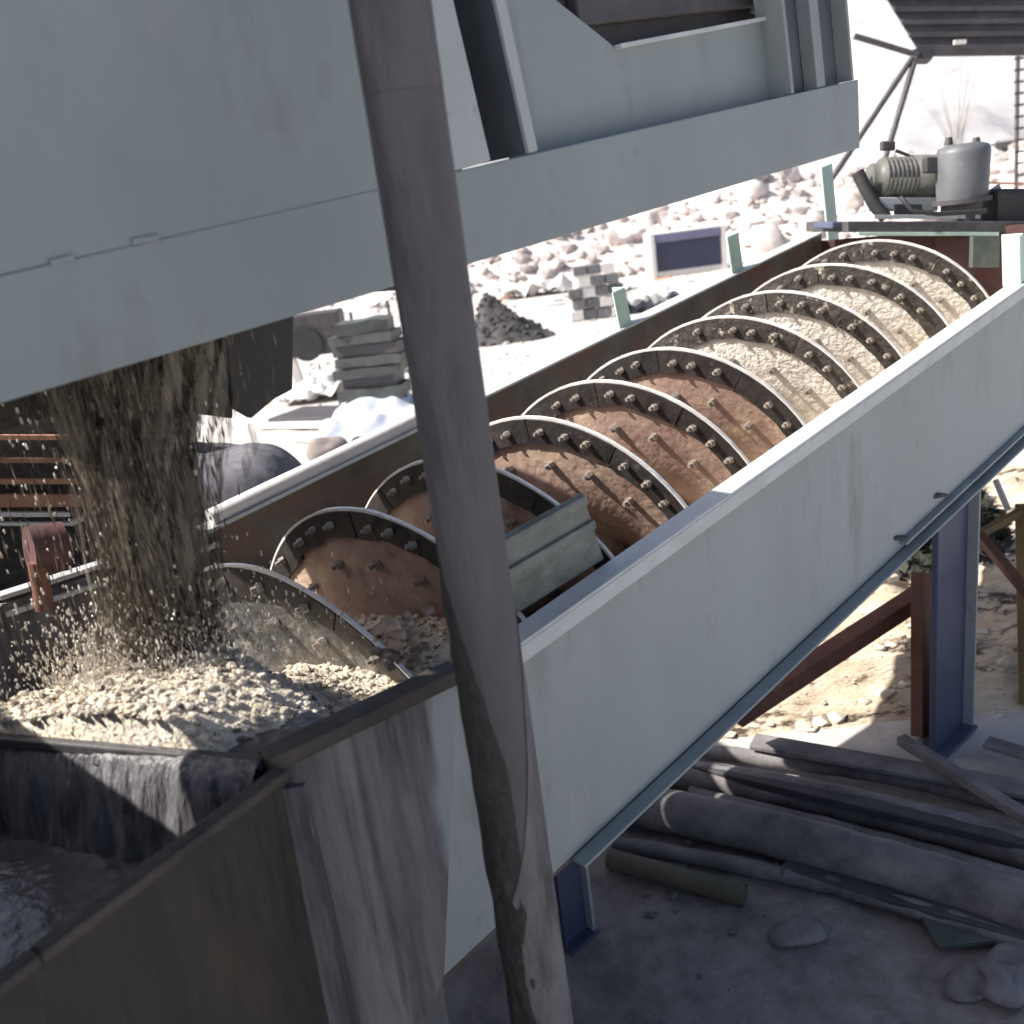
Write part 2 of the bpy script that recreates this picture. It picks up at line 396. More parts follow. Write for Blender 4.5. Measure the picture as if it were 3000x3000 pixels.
for ki, s0 in enumerate(SK):
    sandy = ki >= 6
    m1, m2 = ('sunsandblade', 'shoesand') if sandy else (('wetblade', 'shoe') if ki == 0 else ('rustplate', 'shoe'))
    N = 64
    b = MB()
    # blade: r .12 - .58, thickness .012
    def bl(u, v, off): th = (u - .5) * 2 * math.pi; return sp(s0 + off, th, .12 + .49 * v)
    b.grid(lambda u, v: bl(u, v, 0), N, 4).grid(lambda u, v: bl(u, v, .012), N, 4)
    fl_ = b.build('spiral_flight', m1, washer, recalc=False)
    # rim: thin bright worn edge
    rm = MB()
    rows = []
    for i in range(N + 1):
        th = (i / N - .5) * 2 * math.pi
        wv = noise.noise(V((th * 4, ki, 0))) * .004
        rows.append([sp(s0 - .012, th, R_ - .010), sp(s0 - .012, th, R_ + .001 + wv), sp(s0 + .002, th, R_ + .001 + wv), sp(s0 + .002, th, R_ - .010)])
    vs = [p for r_ in rows for p in r_]; fs = []
    for i in range(N):
        for k in range(4): fs.append((4 * i + k, 4 * i + (k + 1) % 4, 4 * i + 4 + (k + 1) % 4, 4 * i + 4 + k))
    rm.add(vs, fs).build('rim', 'rim', fl_)
    # bolted wear shoes, six to a turn
    ns = 10
    for j in range(ns):
        a0 = -math.pi + 2 * math.pi * j / ns + .004; a1 = -math.pi + 2 * math.pi * (j + 1) / ns - .004
        sh = MB(); rows = []
        jo = random.uniform(-.004, .002)
        for i in range(7):
            th = a0 + (a1 - a0) * i / 6
            ri = .575 + random.uniform(-.006, .012)
            rows.append([sp(s0 - .016 + jo, th, ri), sp(s0 - .016 + jo, th, R_ - .011), sp(s0 - .0005, th, R_ - .011), sp(s0 - .0005, th, ri)])
        vs = [p for r_ in rows for p in r_]; fs = [(0, 1, 2, 3), (24, 25, 26, 27)]
        for i in range(6):
            for k in range(4): fs.append((4 * i + k, 4 * i + (k + 1) % 4, 4 * i + 4 + (k + 1) % 4, 4 * i + 4 + k))
        sh.add(vs, fs).build('wear_shoe', m2, fl_)
    # bolts on the face that looks downhill
    for j in range(-5, 6):
        if abs(j) > 4: continue
        for dth in (-.19, -.02, .15):
            th = j * 2 * math.pi / ns + math.pi / ns + dth + random.uniform(-.015, .015)
            if abs(th) > 2.0 or random.random() < .07: continue
            zz = -A_ + rdir(th + math.pi / 2) * (-.22)
            place('bolt', bolt_me, fl_, frame_m(sp(s0 - .0165, th, .635 + random.uniform(-.010, .008)), zz) @ Matrix.Rotation(random.random(), 4, 'Z'))
    for j in range(-4, 5):
        th = j * .42 + .1 + random.uniform(-.03, .03)
        place('bolt', bolt_me, fl_, frame_m(sp(s0 - .001, th, .46 + random.uniform(-.015, .015)), -A_) @ Matrix.Rotation(random.random(), 4, 'Z') @ Matrix.Scale(1.15, 4))

# settling tank at the low end
kp = [lvl(-.50, 0, LZ), lvl(-1.08, .02, LZ), lvl(-1.50, .74, LZ), lvl(-1.62, 1.4, LZ), lvl(-1.22, 2.03, LZ), lvl(-.31, 2.03, LZ)]
ZB = CAMH - 2.12
for i in range(5):
    a, c = kp[i], kp[i + 1]
    d = (c - a).normalized(); nrm = V((d.y, -d.x, 0))
    if nrm.dot(CAM - a) < 0 and i < 2: nrm = -nrm
    if i == 0:
        e = T(-.84, 0, -.83)
        a2 = a + V((0, 0, 0))
        pts = [T(-.508, -.001, -.004), V((c.x, c.y, LZ - .02)), V((c.x, c.y, ZB)), V((e.x - .06, e.y - .05, ZB)), e]
        MB().prism(pts, T_ * .012).build('tank_wall', tankwall_mat(V(washer['_o'])), washer)
    else:
        MB().prism([V((a.x, a.y, LZ - .02)), V((c.x, c.y, LZ - .02)), V((c.x, c.y, ZB)), V((a.x, a.y, ZB))], -nrm * .012 if i < 2 else nrm * .012).build('tank_wall', 'mudwall', washer)
pb = lvl(-1.0, 1.1, (ZB - .02) / 2)
MB().box(V((pb.x, pb.y, (ZB - .02) / 2)), A_ * .45, T_ * .8, UP * ((ZB - .02) / 2)).build('shade_plinth', 'block', washer, .02)  # added unseen block, stops sun passing under the tank
MB().bar(kp[4] + V((0, 0, .012)), kp[5] + V((0, 0, .012)), .07, .02).build('weir_edge', 'flange', washer, .004)
MB().bar(kp[4] + V((0, 0, -.06)) - T_ * .02, kp[5] + V((0, 0, -.06)) - T_ * .02, .03, .022).build('weir_edge', 'flange', washer, .004)
# mud-caked rolled lip
lp = MB().bar(T(-.36, -.02, .01), kp[0] + V((0, -.01, .005)), .07, .03)
lp.bar(kp[0] + V((0, -.01, .006)), kp[1] + V((0, 0, .004)), .075, .045)
lp.build('tank_lip', 'lip', washer, .008)
MB().bar(kp[1], kp[2], .03, .03).build('weir_edge', 'dark', washer, .006)
MB().bar(kp[2], kp[3], .03, .03).build('weir_edge', 'dark', washer, .006)
# overflow launder: curtain, floor, outer wall with its lip
l0 = lvl(-1.06, -.035, LZ - .012); l1 = lvl(-1.66, -.21, LZ - .01); l2 = lvl(-2.6, -.50, LZ - .01)
ob = MB()
def curt(u, v):
    p = kp[1].lerp(kp[2].lerp(kp[3], .3), u) if u <= 1 else kp[2]
    d = (kp[2] - kp[1]).normalized(); o = V((-d.y, d.x, 0))
    if o.dot(CAM - kp[1]) < 0: o = -o
    x = p + o * (.02 + .10 * v ** .5 + noise.noise(V((u * 26, v * 1.2, 1))) * .022 * (0.3 + v)) + V((0, 0, .016 * (1 - v) - .26 * v))
    return x
ob.grid(curt, 120, 14).build('overflow_curtain', 'watercurtain', washer, recalc=False)
MB().add([V((p.x, p.y, LZ - .26)) for p in (kp[1], l0 + T_ * .06, l1 + T_ * .07, l2 + T_ * .07, lvl(-2.6, .9, 0), kp[2])], [(0, 1, 2, 3, 4, 5)]).build('launder_floor', 'water', washer)
lw = MB().prism([l0, l1, V((l1.x, l1.y, 0)) + T_ * .1, V((l0.x, l0.y, 0)) + T_ * .06], T_ * .012)
lw.prism([l1, l2, V((l2.x, l2.y, 0)) + T_ * .1, V((l1.x, l1.y, 0)) + T_ * .1], T_ * .012)
lw.build('launder_wall', 'launder', washer)
MB().bar(l0, l1, .045, .03).bar(l1, l2, .045, .03).build('launder_lip', 'lip', washer, .008)
MB().bar(V((l0.x, l0.y, LZ - .05)), V((l0.x, l0.y, CAMH - 2.1)), .09, .02).build('corner_rib', 'mudwall', washer, .004)

# sand lying in the tank and in the trough
heap = lvl(-1.12, .52, LZ)
def sandz(x, y):
    d2 = (x - heap.x) ** 2 + (y - heap.y) ** 2
    return LZ - .02 + .085 * math.exp(-d2 / .20) + .05 * math.exp(-d2 / .7) + noise.noise(V((x * 5, y * 5, 3))) * .03 + noise.noise(V((x * 19, y * 19, 8))) * .012
sg = MB()
def sfn(u, v):
    s_ = -1.6 + 1.75 * u
    lo = .03 + max(0, -1.08 - s_) * 1.714 if s_ > -1.5 else .75 + (-1.5 - s_) * 4.6; hi = 2.0
    t_ = lo + (hi - lo) * v
    p = T(s_, t_, 0)
    z = sandz(p.x, p.y)
    z -= .12 * math.exp(-((s_ + 1.04) ** 2 + (t_ - .06) ** 2) / .022)
    f = max(0, min(1, (t_ - .80) / .5)); z -= .42 * f * f * (3 - 2 * f) * max(0, min(1, (-.5 - s_) / .15))
    k = max(0, min(1, (s_ + .97) / .30)); z -= .25 * k * k * (3 - 2 * k)
    z += .04 * max(0, 1 - abs(s_ + .70) / .2)
    return V((p.x, p.y, z if v > 0 else z - .3))
sg.grid(sfn, 110, 110)
sd_ = sg.build('sand_heap', 'sand', None, origin=heap, recalc=False)
tag(sd_, 'cream washed sand heaped in the tank under the falling stream', 'sand', kind='stuff')
gr = MB()
for i in range(12000):
    u, v = random.random(), random.random() ** 1.4
    p = sfn(u, v + .002); r = random.choice((.002, .0025, .003, .003, .004, .004, .005, .0065, .009, .015))
    gr.rock(p + V((0, 0, r * .3)), r, 0 if r < .009 else 1, i * .37, (1, random.uniform(.6, 1), random.uniform(.5, .9)), .3)
dk_ = MB()
for i in range(1500):
    p = sfn(random.random(), random.random() ** 1.3 + .002)
    dk_.rock(p + V((0, 0, .002)), random.choice((.003, .004, .006, .009, .013)), 1, i * .53, (1, random.uniform(.6, 1), .6), .4)
tag(dk_.build('dark_pebbles', mk('dark_wet_pebble', (.16, .13, .105), (.07, .06, .052), 9, .5, 0, .3, 40), None, origin=heap, recalc=False), 'dark wet pebbles mixed into the cream tank sand', 'pebbles', kind='stuff')
tag(gr.build('gravel', 'grain', None, origin=heap, recalc=False), 'loose cream gravel grains scattered over the tank sand', 'gravel', kind='stuff')
bed = MB()
def bfn(u, v):
    s_ = .5 + 4.3 * u; t_ = .015 + 1.99 * v
    ed = .20 + .18 * min(1, u * 2)
    n_ = -.60 + ed * max(0, 1 - t_ / .55) ** 1.3 + noise.noise(V((s_ * 4, t_ * 5, 0))) * .04
    return T(s_, t_, n_)
bed.grid(bfn, 130, 30)
tag(bed.build('trough_sand', 'sand', None, origin=T(2, 1, -.6), recalc=False), 'pale sand carried up the trough between the spiral blades', 'sand', kind='stuff')

ml = MB()
for i in range(34):
    p = ht(random.gauss(755, 26), random.gauss(1205, 26), .16 + random.uniform(-.08, .08))
    ml.rock(p, random.uniform(.008, .028), 2, i * .9, (1, .8, .75), .45)
tag(ml.build('mud_lumps', mk('brown_mud_lump', (.34, .27, .23), (.16, .12, .10), 9, .7, 0, .6, 30, ((.55, .5, .45), 12, .6, .7)), None, origin=lvl(-.4, .2, LZ), recalc=False), 'wet brown lumps of clay and stone caught between the spiral and the tank lip', 'mud', kind='stuff')
# water at the corner of the lip
wt = MB().add([lvl(-1.06, .03, LZ - .004), lvl(-.86, .03, LZ - .004), lvl(-.88, .22, LZ - .004), lvl(-1.2, .3, LZ - .004)], [(0, 1, 2, 3)])
tag(wt.build('tank_water', 'water', None, origin=heap), kind='structure')

# ---- falling sand
st = MB()
c0 = lvl(-1.06, .66, LZ)
TBX_ = .15
px_ = RGT - UP * RGT.dot(UP); px_.normalize(); py_ = UP.cross(px_)
def strand(x0, x1, y0, y1, z0, z1, r0):
    path = []; rr = []; ph = random.random() * 50
    n = 14
    for i in range(n + 1):
        k = i / n; z = z0 + (z1 - z0) * k
        e = min(1, k * 1.6) ** .7
        x = x0 + (x1 - x0) * e + noise.noise(V((ph, z * 4, 0))) * .012
        y = y0 + (y1 - y0) * e
        path.append(c0 + px_ * x + py_ * y + V((0, 0, z - LZ)))
        rr.append(max(.002, r0 * (.35 + .9 * abs(noise.noise(V((ph, z * 7, 4)))) + .25 * math.sin(math.pi * k))))
    st.tube(path, rr, 6, True, .006)
ZT = CAMH - .05
def prof_(k, ang):                                         # half width and depth of the stream, k = 0 top .. 1 foot
    wd_ = (.22 - .105 * min(1, k * 2.2) ** .8) + .03 * max(0, k - .7)
    return wd_ * (1 + .25 * noise.noise(V((math.cos(ang) * 2, math.sin(ang) * 2, k * 1.5)))), .17 - .04 * k
def streak(p, l, r):
    if loc(p)[1] < TBX_ + .06: return
    e = V((random.uniform(-.1, .1), random.uniform(-.1, .1), 0)) * l
    a = random.random() * 2
    ring = [p + V((math.cos(a + k * 2.094), math.sin(a + k * 2.094), 0)) * r for k in range(3)]
    st.add([p - UP * l + e, *ring, p + UP * l * 1.4 - e], [(0, 1, 2), (0, 2, 3), (0, 3, 1), (4, 2, 1), (4, 3, 2), (4, 1, 3)])
rb = MB()
def at_(v, gx, gy): return c0 + px_ * (gx + .03 + .12 * max(0, 1 - v) ** 1.5) + py_ * gy + V((0, 0, ZT - LZ - (ZT - LZ - .05) * v))
for i in range(1500):
    v0 = random.random() ** 1.1 * .92; l = random.uniform(.12, .5); v1 = min(1.02, v0 + l)
    g0, g1 = random.gauss(0, .52), random.gauss(0, .52)
    th = random.uniform(-1, 1); w_ = random.uniform(.006, .028)
    d_ = (px_ * math.cos(th) + py_ * math.sin(th)) * w_
    ph = random.random() * 40; n_ = 7; vs = []
    for j in range(n_ + 1):
        v = v0 + (v1 - v0) * j / n_
        a_, b_ = prof_(v, 0)
        p = at_(v, g0 * a_ * 1.05 + noise.noise(V((ph, v * 5, 0))) * .014, max(-1.6, min(1.6, g1)) * b_ * .62)
        k_ = math.sin(math.pi * (j + .35) / (n_ + .7))
        vs += [p - d_ * k_, p + d_ * k_]
    if loc(vs[0])[1] < .24 or loc(vs[1])[1] < .24: continue
    rb.add(vs, [(2 * j, 2 * j + 1, 2 * j + 3, 2 * j + 2) for j in range(n_)], True)
tag(rb.build('muddy_water', 'fallwater', None, origin=c0, recalc=False), 'translucent brown sheets of muddy water in the falling sand stream', 'water', kind='stuff')
for i in range(20000):
    v = random.random(); ang = random.random() * 6.283
    a_, b_ = prof_(v, ang); rr = min(1.5, abs(random.gauss(0, .62)))
    if random.random() < .07: rr *= random.uniform(1, 1.8)
    p = c0 + px_ * (math.cos(ang) * a_ * rr + .03 + .12 * max(0, 1 - v) ** 1.5) + py_ * math.sin(ang) * b_ * min(rr, 1.05) + V((0, 0, ZT - LZ - (ZT - LZ - .06) * v))
    streak(p, random.uniform(.006, .026), random.choice((.0012, .0016, .002, .003, .0042)))
for i in range(500):                                      # thin curtain to the left of the stream
    v = random.random() ** 1.5
    p = c0 + px_ * random.uniform(-.66, -.1) + py_ * random.uniform(0, .2) + V((0, 0, ZT - LZ - 1.0 * v))
    streak(p, random.uniform(.008, .035), random.choice((.0014, .002, .003)))
tag(st.build('falling_sand', 'wetsand', None, origin=c0, recalc=False), 'brown stream of wet sand and water pouring from the grey hopper into the tank', 'sand stream', kind='stuff')
dr = MB()
for i in range(1700):
    a = random.random()
    if a < .7:                                            # splash round the foot
        an = random.uniform(0, 6.28); rr = abs(random.gauss(0, .22)) + .06; z = abs(random.gauss(0, .16)) * math.exp(-max(0, rr - .15) * 1.4)
        p = c0 + px_ * (math.cos(an) * rr * 1.3 - .01) + py_ * math.sin(an) * rr * .8 + V((0, 0, .03 + z))
    else:                                                  # grains in the air
        z = random.random()
        p = c0 + px_ * (random.gauss(-.03, .12 + .12 * z)) + py_ * random.uniform(-.12, .15) + V((0, 0, .05 + z * (ZT - LZ - .1)))
    r = random.choice((.002, .003, .004, .005))
    sa_, ta_, na_ = loc(p)
    if ta_ < .05 + max(0, -1.08 - sa_) * 1.7: continue
    dr.rock(p, r, 0, i * .13, (.75, .75, random.uniform(1, 2.6)), .2)
for i in range(5200):                                      # the pale burst where the stream lands
    an = random.uniform(0, 6.28); rr = abs(random.gauss(0, .10)) + .03; z = abs(random.gauss(0, .10)) * math.exp(-rr * 1.5)
    p = c0 + px_ * (math.cos(an) * rr * 1.6 - .01) + py_ * (math.sin(an) * rr * 1.1 - .06) + V((0, 0, .06 + z))
    l = random.uniform(.003, .012); r = random.choice((.0016, .0024, .0035)); a = random.random() * 2
    e = V((random.uniform(-.5, .5), random.uniform(-.5, .5), 1)).normalized() * l
    dr.add([p - e, *[p + V((math.cos(a + k * 2.094), math.sin(a + k * 2.094), 0)) * r for k in range(3)], p + e], [(0, 1, 2), (0, 2, 3), (0, 3, 1), (4, 2, 1), (4, 3, 2), (4, 1, 3)])
tag(dr.build('splashing_grains', 'splash', None, origin=c0, recalc=False), 'pale drops and grains splashing round the foot of the sand stream', 'splash', kind='stuff')

# ---- legs under the trough
def hleg(foot, top, wx, wy, mat, lt, zt2=None):
    o = MB()
    x = A_ - UP * A_.z; x.normalize(); y = T_
    zc = (foot.z + top) / 2; hz_ = (top - foot.z) / 2
    c = V((foot.x, foot.y, zc))
    o.box(c, x * (wx - .014), y * .007, UP * hz_)
    return o, [(MB().box(c - x * wx, x * .008, y * .02, UP * (hz_ - .001)), mat), (MB().box(c + x * wx, x * .010, y * wy, UP * (hz_ - .001)), lt)], MB().box(V((foot.x, foot.y, foot.z + .012)), x * (wx + .02), y * (wy + .02), UP * .012)
def add_leg(foot, top, wx, wy, mat, lt):
    w_, fl, pl_ = hleg(foot, top, wx, wy, mat, lt)
    lg = w_.build('leg', mat, washer)
    for f, fm in fl: f.build('leg_flange', fm, lg, .003)
    pl_.build('foot_plate', mat, lg, .004)
f1 = hz(1088, 1770); add_leg(f1, CAMH - 2.45, .085, .05, 'bluecol', 'paint_lt')
f2 = hz(1797, 1398, -.02) + T_ * .03; s2, _, _ = loc(f2)
add_leg(f2, T(s2, .04, -.84).z - .0, .215, .07, 'bluecol', 'paint_lt')
# far side legs
f3 = V((f2.x, f2.y, 0)) + T_ * 1.9
s3, _, _ = loc(f3); add_leg(f3, T(s3, 1.95, -.86).z, .08, .06, 'brown', 'brown')
f4 = T(4.6, .05, 0); f4.z = 0; add_leg(f4, T(4.6, .05, -.86).z, .085, .06, 'bluecol', 'paint_lt')
f5 = T(4.6, 1.95, 0); f5.z = 0; add_leg(f5, T(4.6, 1.95, -.86).z, .085, .06, 'bluecol', 'paint_lt')
# rusty diagonal under the trough
MB().bar(hz(1385, 1352, .42), hz(1775, 1098, .80), .13, .11).build('brace', 'brown', washer, .004)
MB().bar(hz(1738, 1388, .0), ht(1738, 1080, .75), .14, .08, T_).build('rear_post', 'brown', washer, .004)
MB().bar(hz(1560, 1235, .5), hz(1745, 1120, .75), .05, .05).build('brace', 'brown', washer, .004)
MB().bar(hz(1848, 1010, 1.2), hz(1990, 1180, .9), .06, .05).build('brace', 'brown', washer, .004)
# posts on the trough edges (rail stubs)
def railpost(uv0, uv1, t, wdt, dep=.05):
    a = ht(*uv0, t); c = ht(*uv1, t)
    s_, tt, n0 = loc(a); _, _, n1 = loc(c)
    o = MB().box(T(s_, t, (n0 + n1) / 2), A_ * .006, T_ * dep, N_ * ((n1 - n0) / 2))
    o.box(T(s_ - wdt, t - dep, (n0 + n1) / 2), A_ * (wdt - .006), T_ * .006, N_ * ((n1 - n0) / 2))
    return o
for uv0, uv1, t, wdt in (((1180, 612), (1180, 536), WD + .05, .06), ((1392, 517), (1392, 434), WD + .05, .07), ((1572, 455), (1566, 306), WD + .05, .08), ((1912, 540), (1912, 440), .02, .03)):
    railpost(uv0, uv1, t, wdt).build('rail_post', 'mint', washer, .003)

# grey-green splash guard standing inside the near wall
g0, g1, g2, g3 = (ht(u, v, .05) for u, v in ((905, 1035), (1108, 925), (1262, 962), (985, 1178)))
sgd = MB()
pts = [ht(u, v, .04) for u, v in ((900, 1040), (1100, 930), (1140, 1055), (965, 1165))]
sgd.prism(pts, T_ * .012)
sgd.bar(pts[0] - N_ * .02, pts[1] - N_ * .02, .03, .03).bar(pts[0].lerp(pts[3], .45), pts[1].lerp(pts[2], .45), .03, .03)
sgd.build('splash_guard', mk('dusty_guard', (.20, .22, .205), (.12, .135, .125), 5, .7, 0, .3, 16, [((.07, .068, .06), 4, .52, .7), ((.28, .27, .25), 9, .58, .75)], (1, 1, 2)), washer, .004)

# ------------------------------------------------------------------ drive on top of the trough
drive = thing('drive_unit', 'grey upright motor and gearbox on a steel platform at the top of the trough', 'motor', T(4.5, 1.0, .05))
D0 = (T(4.35, 1.0, .1) - CAM).dot(FWD)
def dpt(u, v, t=.9): return hd(u, v, D0 + (t - .6))
GX = (RGT - UP * RGT.dot(UP)).normalized(); GY = UP.cross(GX)
pf0, pf1 = dpt(1600, 436, .55), dpt(1950, 432, .55)
xh = (pf1 - pf0); xh.normalize()
yh = V((-xh.y, xh.x, 0)); yh.normalize()
pc = dpt(1745, 420, .9)
PZ = pc.z
def dbox(u0, u1, v0, v1, t, dep):                              # box seen between two image columns at plane t
    a, b_, c = dpt(u0, v1, t), dpt(u1, v1, t), dpt(u0, v0, t)
    b_.z = b_.z; d = b_ - a; upd = UP * ((c - a).dot(UP))
    return MB().hexa([a, b_, b_ + GY * dep, a + GY * dep, a + upd, b_ + upd, b_ + upd + GY * dep, a + upd + GY * dep])
dbox(1600, 1960, 417, 438, .7, .9).build('platform', 'dark', drive, .006)
dbox(1650, 1850, 405, 413, .72, .02).build('platform_rail', 'paint_lt', drive, .002)
dbox(1620, 1885, 438, 445, .68, .03).build('platform_edge', 'mint', drive, .002)
# upright motor: cylinder with domed top, flange and terminal box
mb0 = dpt(1815, 374, .80); mt0 = dpt(1815, 272, .80)
dist = (mb0 - CAM).dot(FWD); mr = 46 / F_PX * dist; hh = (mt0 - mb0).dot(UP)
cyl = MB().tube([mb0, mb0 + UP * hh * .84, mb0 + UP * hh * .95, mb0 + UP * hh], [mr * .97, mr * 1.03, mr * .93, mr * .6], 28)
cyl.build('motor_body', 'motorg', drive)
MB().tube([mb0 - UP * .03, mb0 + UP * .0], mr * 1.12, 28).tube([mb0 - UP * .16, mb0 - UP * .03], mr * .8, 24).build('motor_flange', 'dark', drive)
for uu in (1790, 1842):
    e = dpt(uu, 268, .8)
    MB().tube([e - UP * .02, e + UP * .03], [.03, .02], 10).build('lifting_lug', 'dark', drive)
# gearbox lying to the left of it
ga, gb_ = dpt(1640, 338, 1.0), dpt(1768, 335, 1.0)
gr_ = 38 / F_PX * dist
MB().tube([ga, ga.lerp(gb_, .12), ga.lerp(gb_, .14), ga.lerp(gb_, .62), ga.lerp(gb_, .64), gb_], [gr_ * .75, gr_ * .8, gr_, gr_, gr_ * 1.12, gr_ * 1.12], 24).build('gearbox', 'motorl', drive)
for k in range(7):
    p = ga.lerp(gb_, .17 + .065 * k)
    MB().tube([p, p + (gb_ - ga) * .022], gr_ * 1.06, 20).build('gearbox_rib', 'motorl', drive)
dbox(1655, 1770, 372, 398, .95, .25).build('gearbox_foot', 'paint_lt', drive, .006)
dbox(1688, 1740, 385, 412, .90, .02).build('foot_opening', 'black', drive, .002)
dbox(1665, 1690, 266, 284, .95, .06).build('breather', 'dark', drive, .01)
MB().bar(dpt(1690, 284, .98), dpt(1745, 306, .98), .02, .02).build('breather_pipe', 'dark', drive)
dbox(1748, 1776, 296, 326, .75, .08).build('terminal_box', 'dark', drive, .01)
MB().tube([dpt(1700, 372, .6), dpt(1720, 398, .55), dpt(1770, 404, .55), dpt(1860, 398, .6)], .015, 8).build('cable', 'black', drive)
# belt guard strut on the left, cross beam under
MB().tube([dpt(1618, 325, .95), dpt(1630, 350, .95), dpt(1652, 390, .95), dpt(1672, 412, .95)], .045, 8).build('belt_guard', 'black', drive)
dbox(1570, 1640, 418, 432, .8, .4).build('bearing_box', 'bluecol', drive, .01)
dbox(1880, 1960, 355, 432, .75, .5).build('drive_cover', 'black', drive, .03)
MB().bar(dpt(1835, 385, .8), dpt(1885, 352, .8), .03, .03).build('cover_stay', 'paint_lt', drive)
# red primed bulkhead with boxed green end below the platform
dbox(1765, 1872, 446, 520, .95, .05).build('bulkhead', 'redprime', drive)
dbox(1835, 1885, 445, 505, .55, .05).build('bulkhead_side', 'green', drive)

# ------------------------------------------------------------------ overhead screen housing
TBX = .15
def bx(s, n, t=TBX): return T(s, t, n)
def nb(s): return 1.02 - .052 * (s + .2)                       # bottom edge
def nm(s): return 1.25 - .045 * (s - .0)                       # seam / top of the lower band
scr = thing('screen_housing', 'big grey steel screen housing with hopper hanging over the low end of the trough', 'screen housing', T(0, TBX, nb(0)))
SL, SR = -1.34, 2.12
# lower band, runs the whole length
MB().prism([bx(SL, nb(SL)), bx(SR, nb(SR)), bx(SR + .03, nm(SR)), bx(SL, nm(SL))], T_ * .03).build('lower_band', 'paint', scr, .004)
# flush upper plate on the left (hopper face)
e0 = ts(668, 0, TBX)[0]; e1 = ts(742, 520, TBX)[0]
MB().prism([bx(SL, nm(SL) + .002, TBX + .004), bx(-.17, nm(0) + .002, TBX + .004), bx(-.06, 3.2, TBX + .004), bx(SL, 3.2, TBX + .004)], T_ * .024).build('hopper_plate', 'paint', scr, .004)
# hopper body behind the plate: side and back plates, open underneath
MB().tb(SL, -.1, 1.9, 1.93, .93, 1.33).build('back_plate', 'paint', scr)
MB().tb(-.12, -.09, TBX + .035, 1.9, .98, 1.33).build('cross_plate', 'paint', scr)
MB().tb(SL, -.12, TBX + .035, 1.9, 1.33, 1.36).build('cover_plate', 'paint', scr)
# column: light plate, deep recess darkened by its colour, light return
sA, sB, sC, sD = (ts(u, 200, TBX)[0] for u in (836, 905, 975, 992))
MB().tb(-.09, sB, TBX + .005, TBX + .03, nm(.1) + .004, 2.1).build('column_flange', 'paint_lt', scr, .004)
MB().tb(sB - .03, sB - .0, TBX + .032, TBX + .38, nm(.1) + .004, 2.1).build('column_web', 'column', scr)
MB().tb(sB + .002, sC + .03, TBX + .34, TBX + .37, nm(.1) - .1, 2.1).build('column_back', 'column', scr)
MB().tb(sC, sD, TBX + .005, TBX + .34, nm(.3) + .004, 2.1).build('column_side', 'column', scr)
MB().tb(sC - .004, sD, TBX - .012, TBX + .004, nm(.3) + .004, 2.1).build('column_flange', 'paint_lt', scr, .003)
# recessed panel with the cut opening
tp = TBX + .10
def pp(u, v): s_, n_ = ts(u, v, tp); return T(s_, tp, n_)
sE = ts(1480, 100, tp)[0]
pan = [T(sD, tp, nm(sD) - .05), T(sE, tp, nm(sE) - .05), pp(1482, 26), pp(1160, 88), pp(1040, -8), pp(1010, -40), T(sD, tp, 2.1)]
MB().prism(pan, T_ * .02).build('side_panel', 'paint', scr, .003)
MB().bar(pp(1160, 90) - T_ * .012, pp(1486, 28) - T_ * .012, .03, .014).build('opening_rim', 'flange', scr, .002)
# what shows through the opening: deck beam and screen cloth frame
MB().tb(.5, 2.2, .36, .38, 1.38, 1.9).build('inner_plate', 'dark', scr)
MB().bar(ht(1080, 20, .33), ht(1480, -20, .33), .05, .10).build('deck_beam', 'dark', scr, .01)
MB().bar(ht(1420, 12, .35), ht(1475, 22, .35), .05, .04).build('deck_clamp', 'flange', scr, .004)
# end column
s1, s2_, s3_ = (ts(u, 60, TBX)[0] for u in (1483, 1545, 1606))
MB().tb(s1, s1 + .02, TBX + .004, tp + .02, nm(s1) + .003, 1.8).build('column_flange', 'paint', scr, .003)
MB().tb(s1 + .02, s3_, TBX + .07, TBX + .09, nm(s1) - .02, 1.8).build('column_web', 'column', scr)
MB().tb(s2_ - .03, s2_ + .03, TBX + .01, TBX + .068, nm(s2_) + .003, 1.8).build('stiffener', 'paint', scr, .003)
MB().tb(s3_ - .015, s3_, TBX + .004, TBX + .07, nm(s3_) + .003, 1.8).build('column_flange', 'paint', scr, .003)
MB().tb(-2.7, SL - .01, TBX + .01, .70, 1.04, 2.5).build('shade_box', 'paint', scr, .006)  # added box out of view, keeps sun off the pole
# rubber discharge skirt under the hopper
k0 = ht(440, 640, .75); k1 = ht(552, 600, .75)
sk = MB()
skp = [ht(u, v, .72) for u, v in ((415, 560), (556, 540), (553, 735), (520, 752), (475, 790), (440, 770))]
sk.prism(skp, T_ * .03)
sk.build('rubber_skirt', 'black', scr, .006)
sk = MB()
skp = [ht(u, v, .95) for u, v in ((-60, 640), (440, 600), (440, 790), (210, 760), (60, 800), (-60, 840))]
sk.prism(skp, T_ * .03).build('rubber_skirt', 'mud', scr, .006)
for (u, v) in ((455, 395 + 0), (105, 512)):
    pass
for (u0, v0, u1, v1) in ((95, 497, 140, 486), (250, 457, 300, 448)):
    MB().bar(ht(u0, v0, TBX - .001), ht(u1, v1, TBX - .001), .006, .012).build('weld_bead', 'paint', scr)

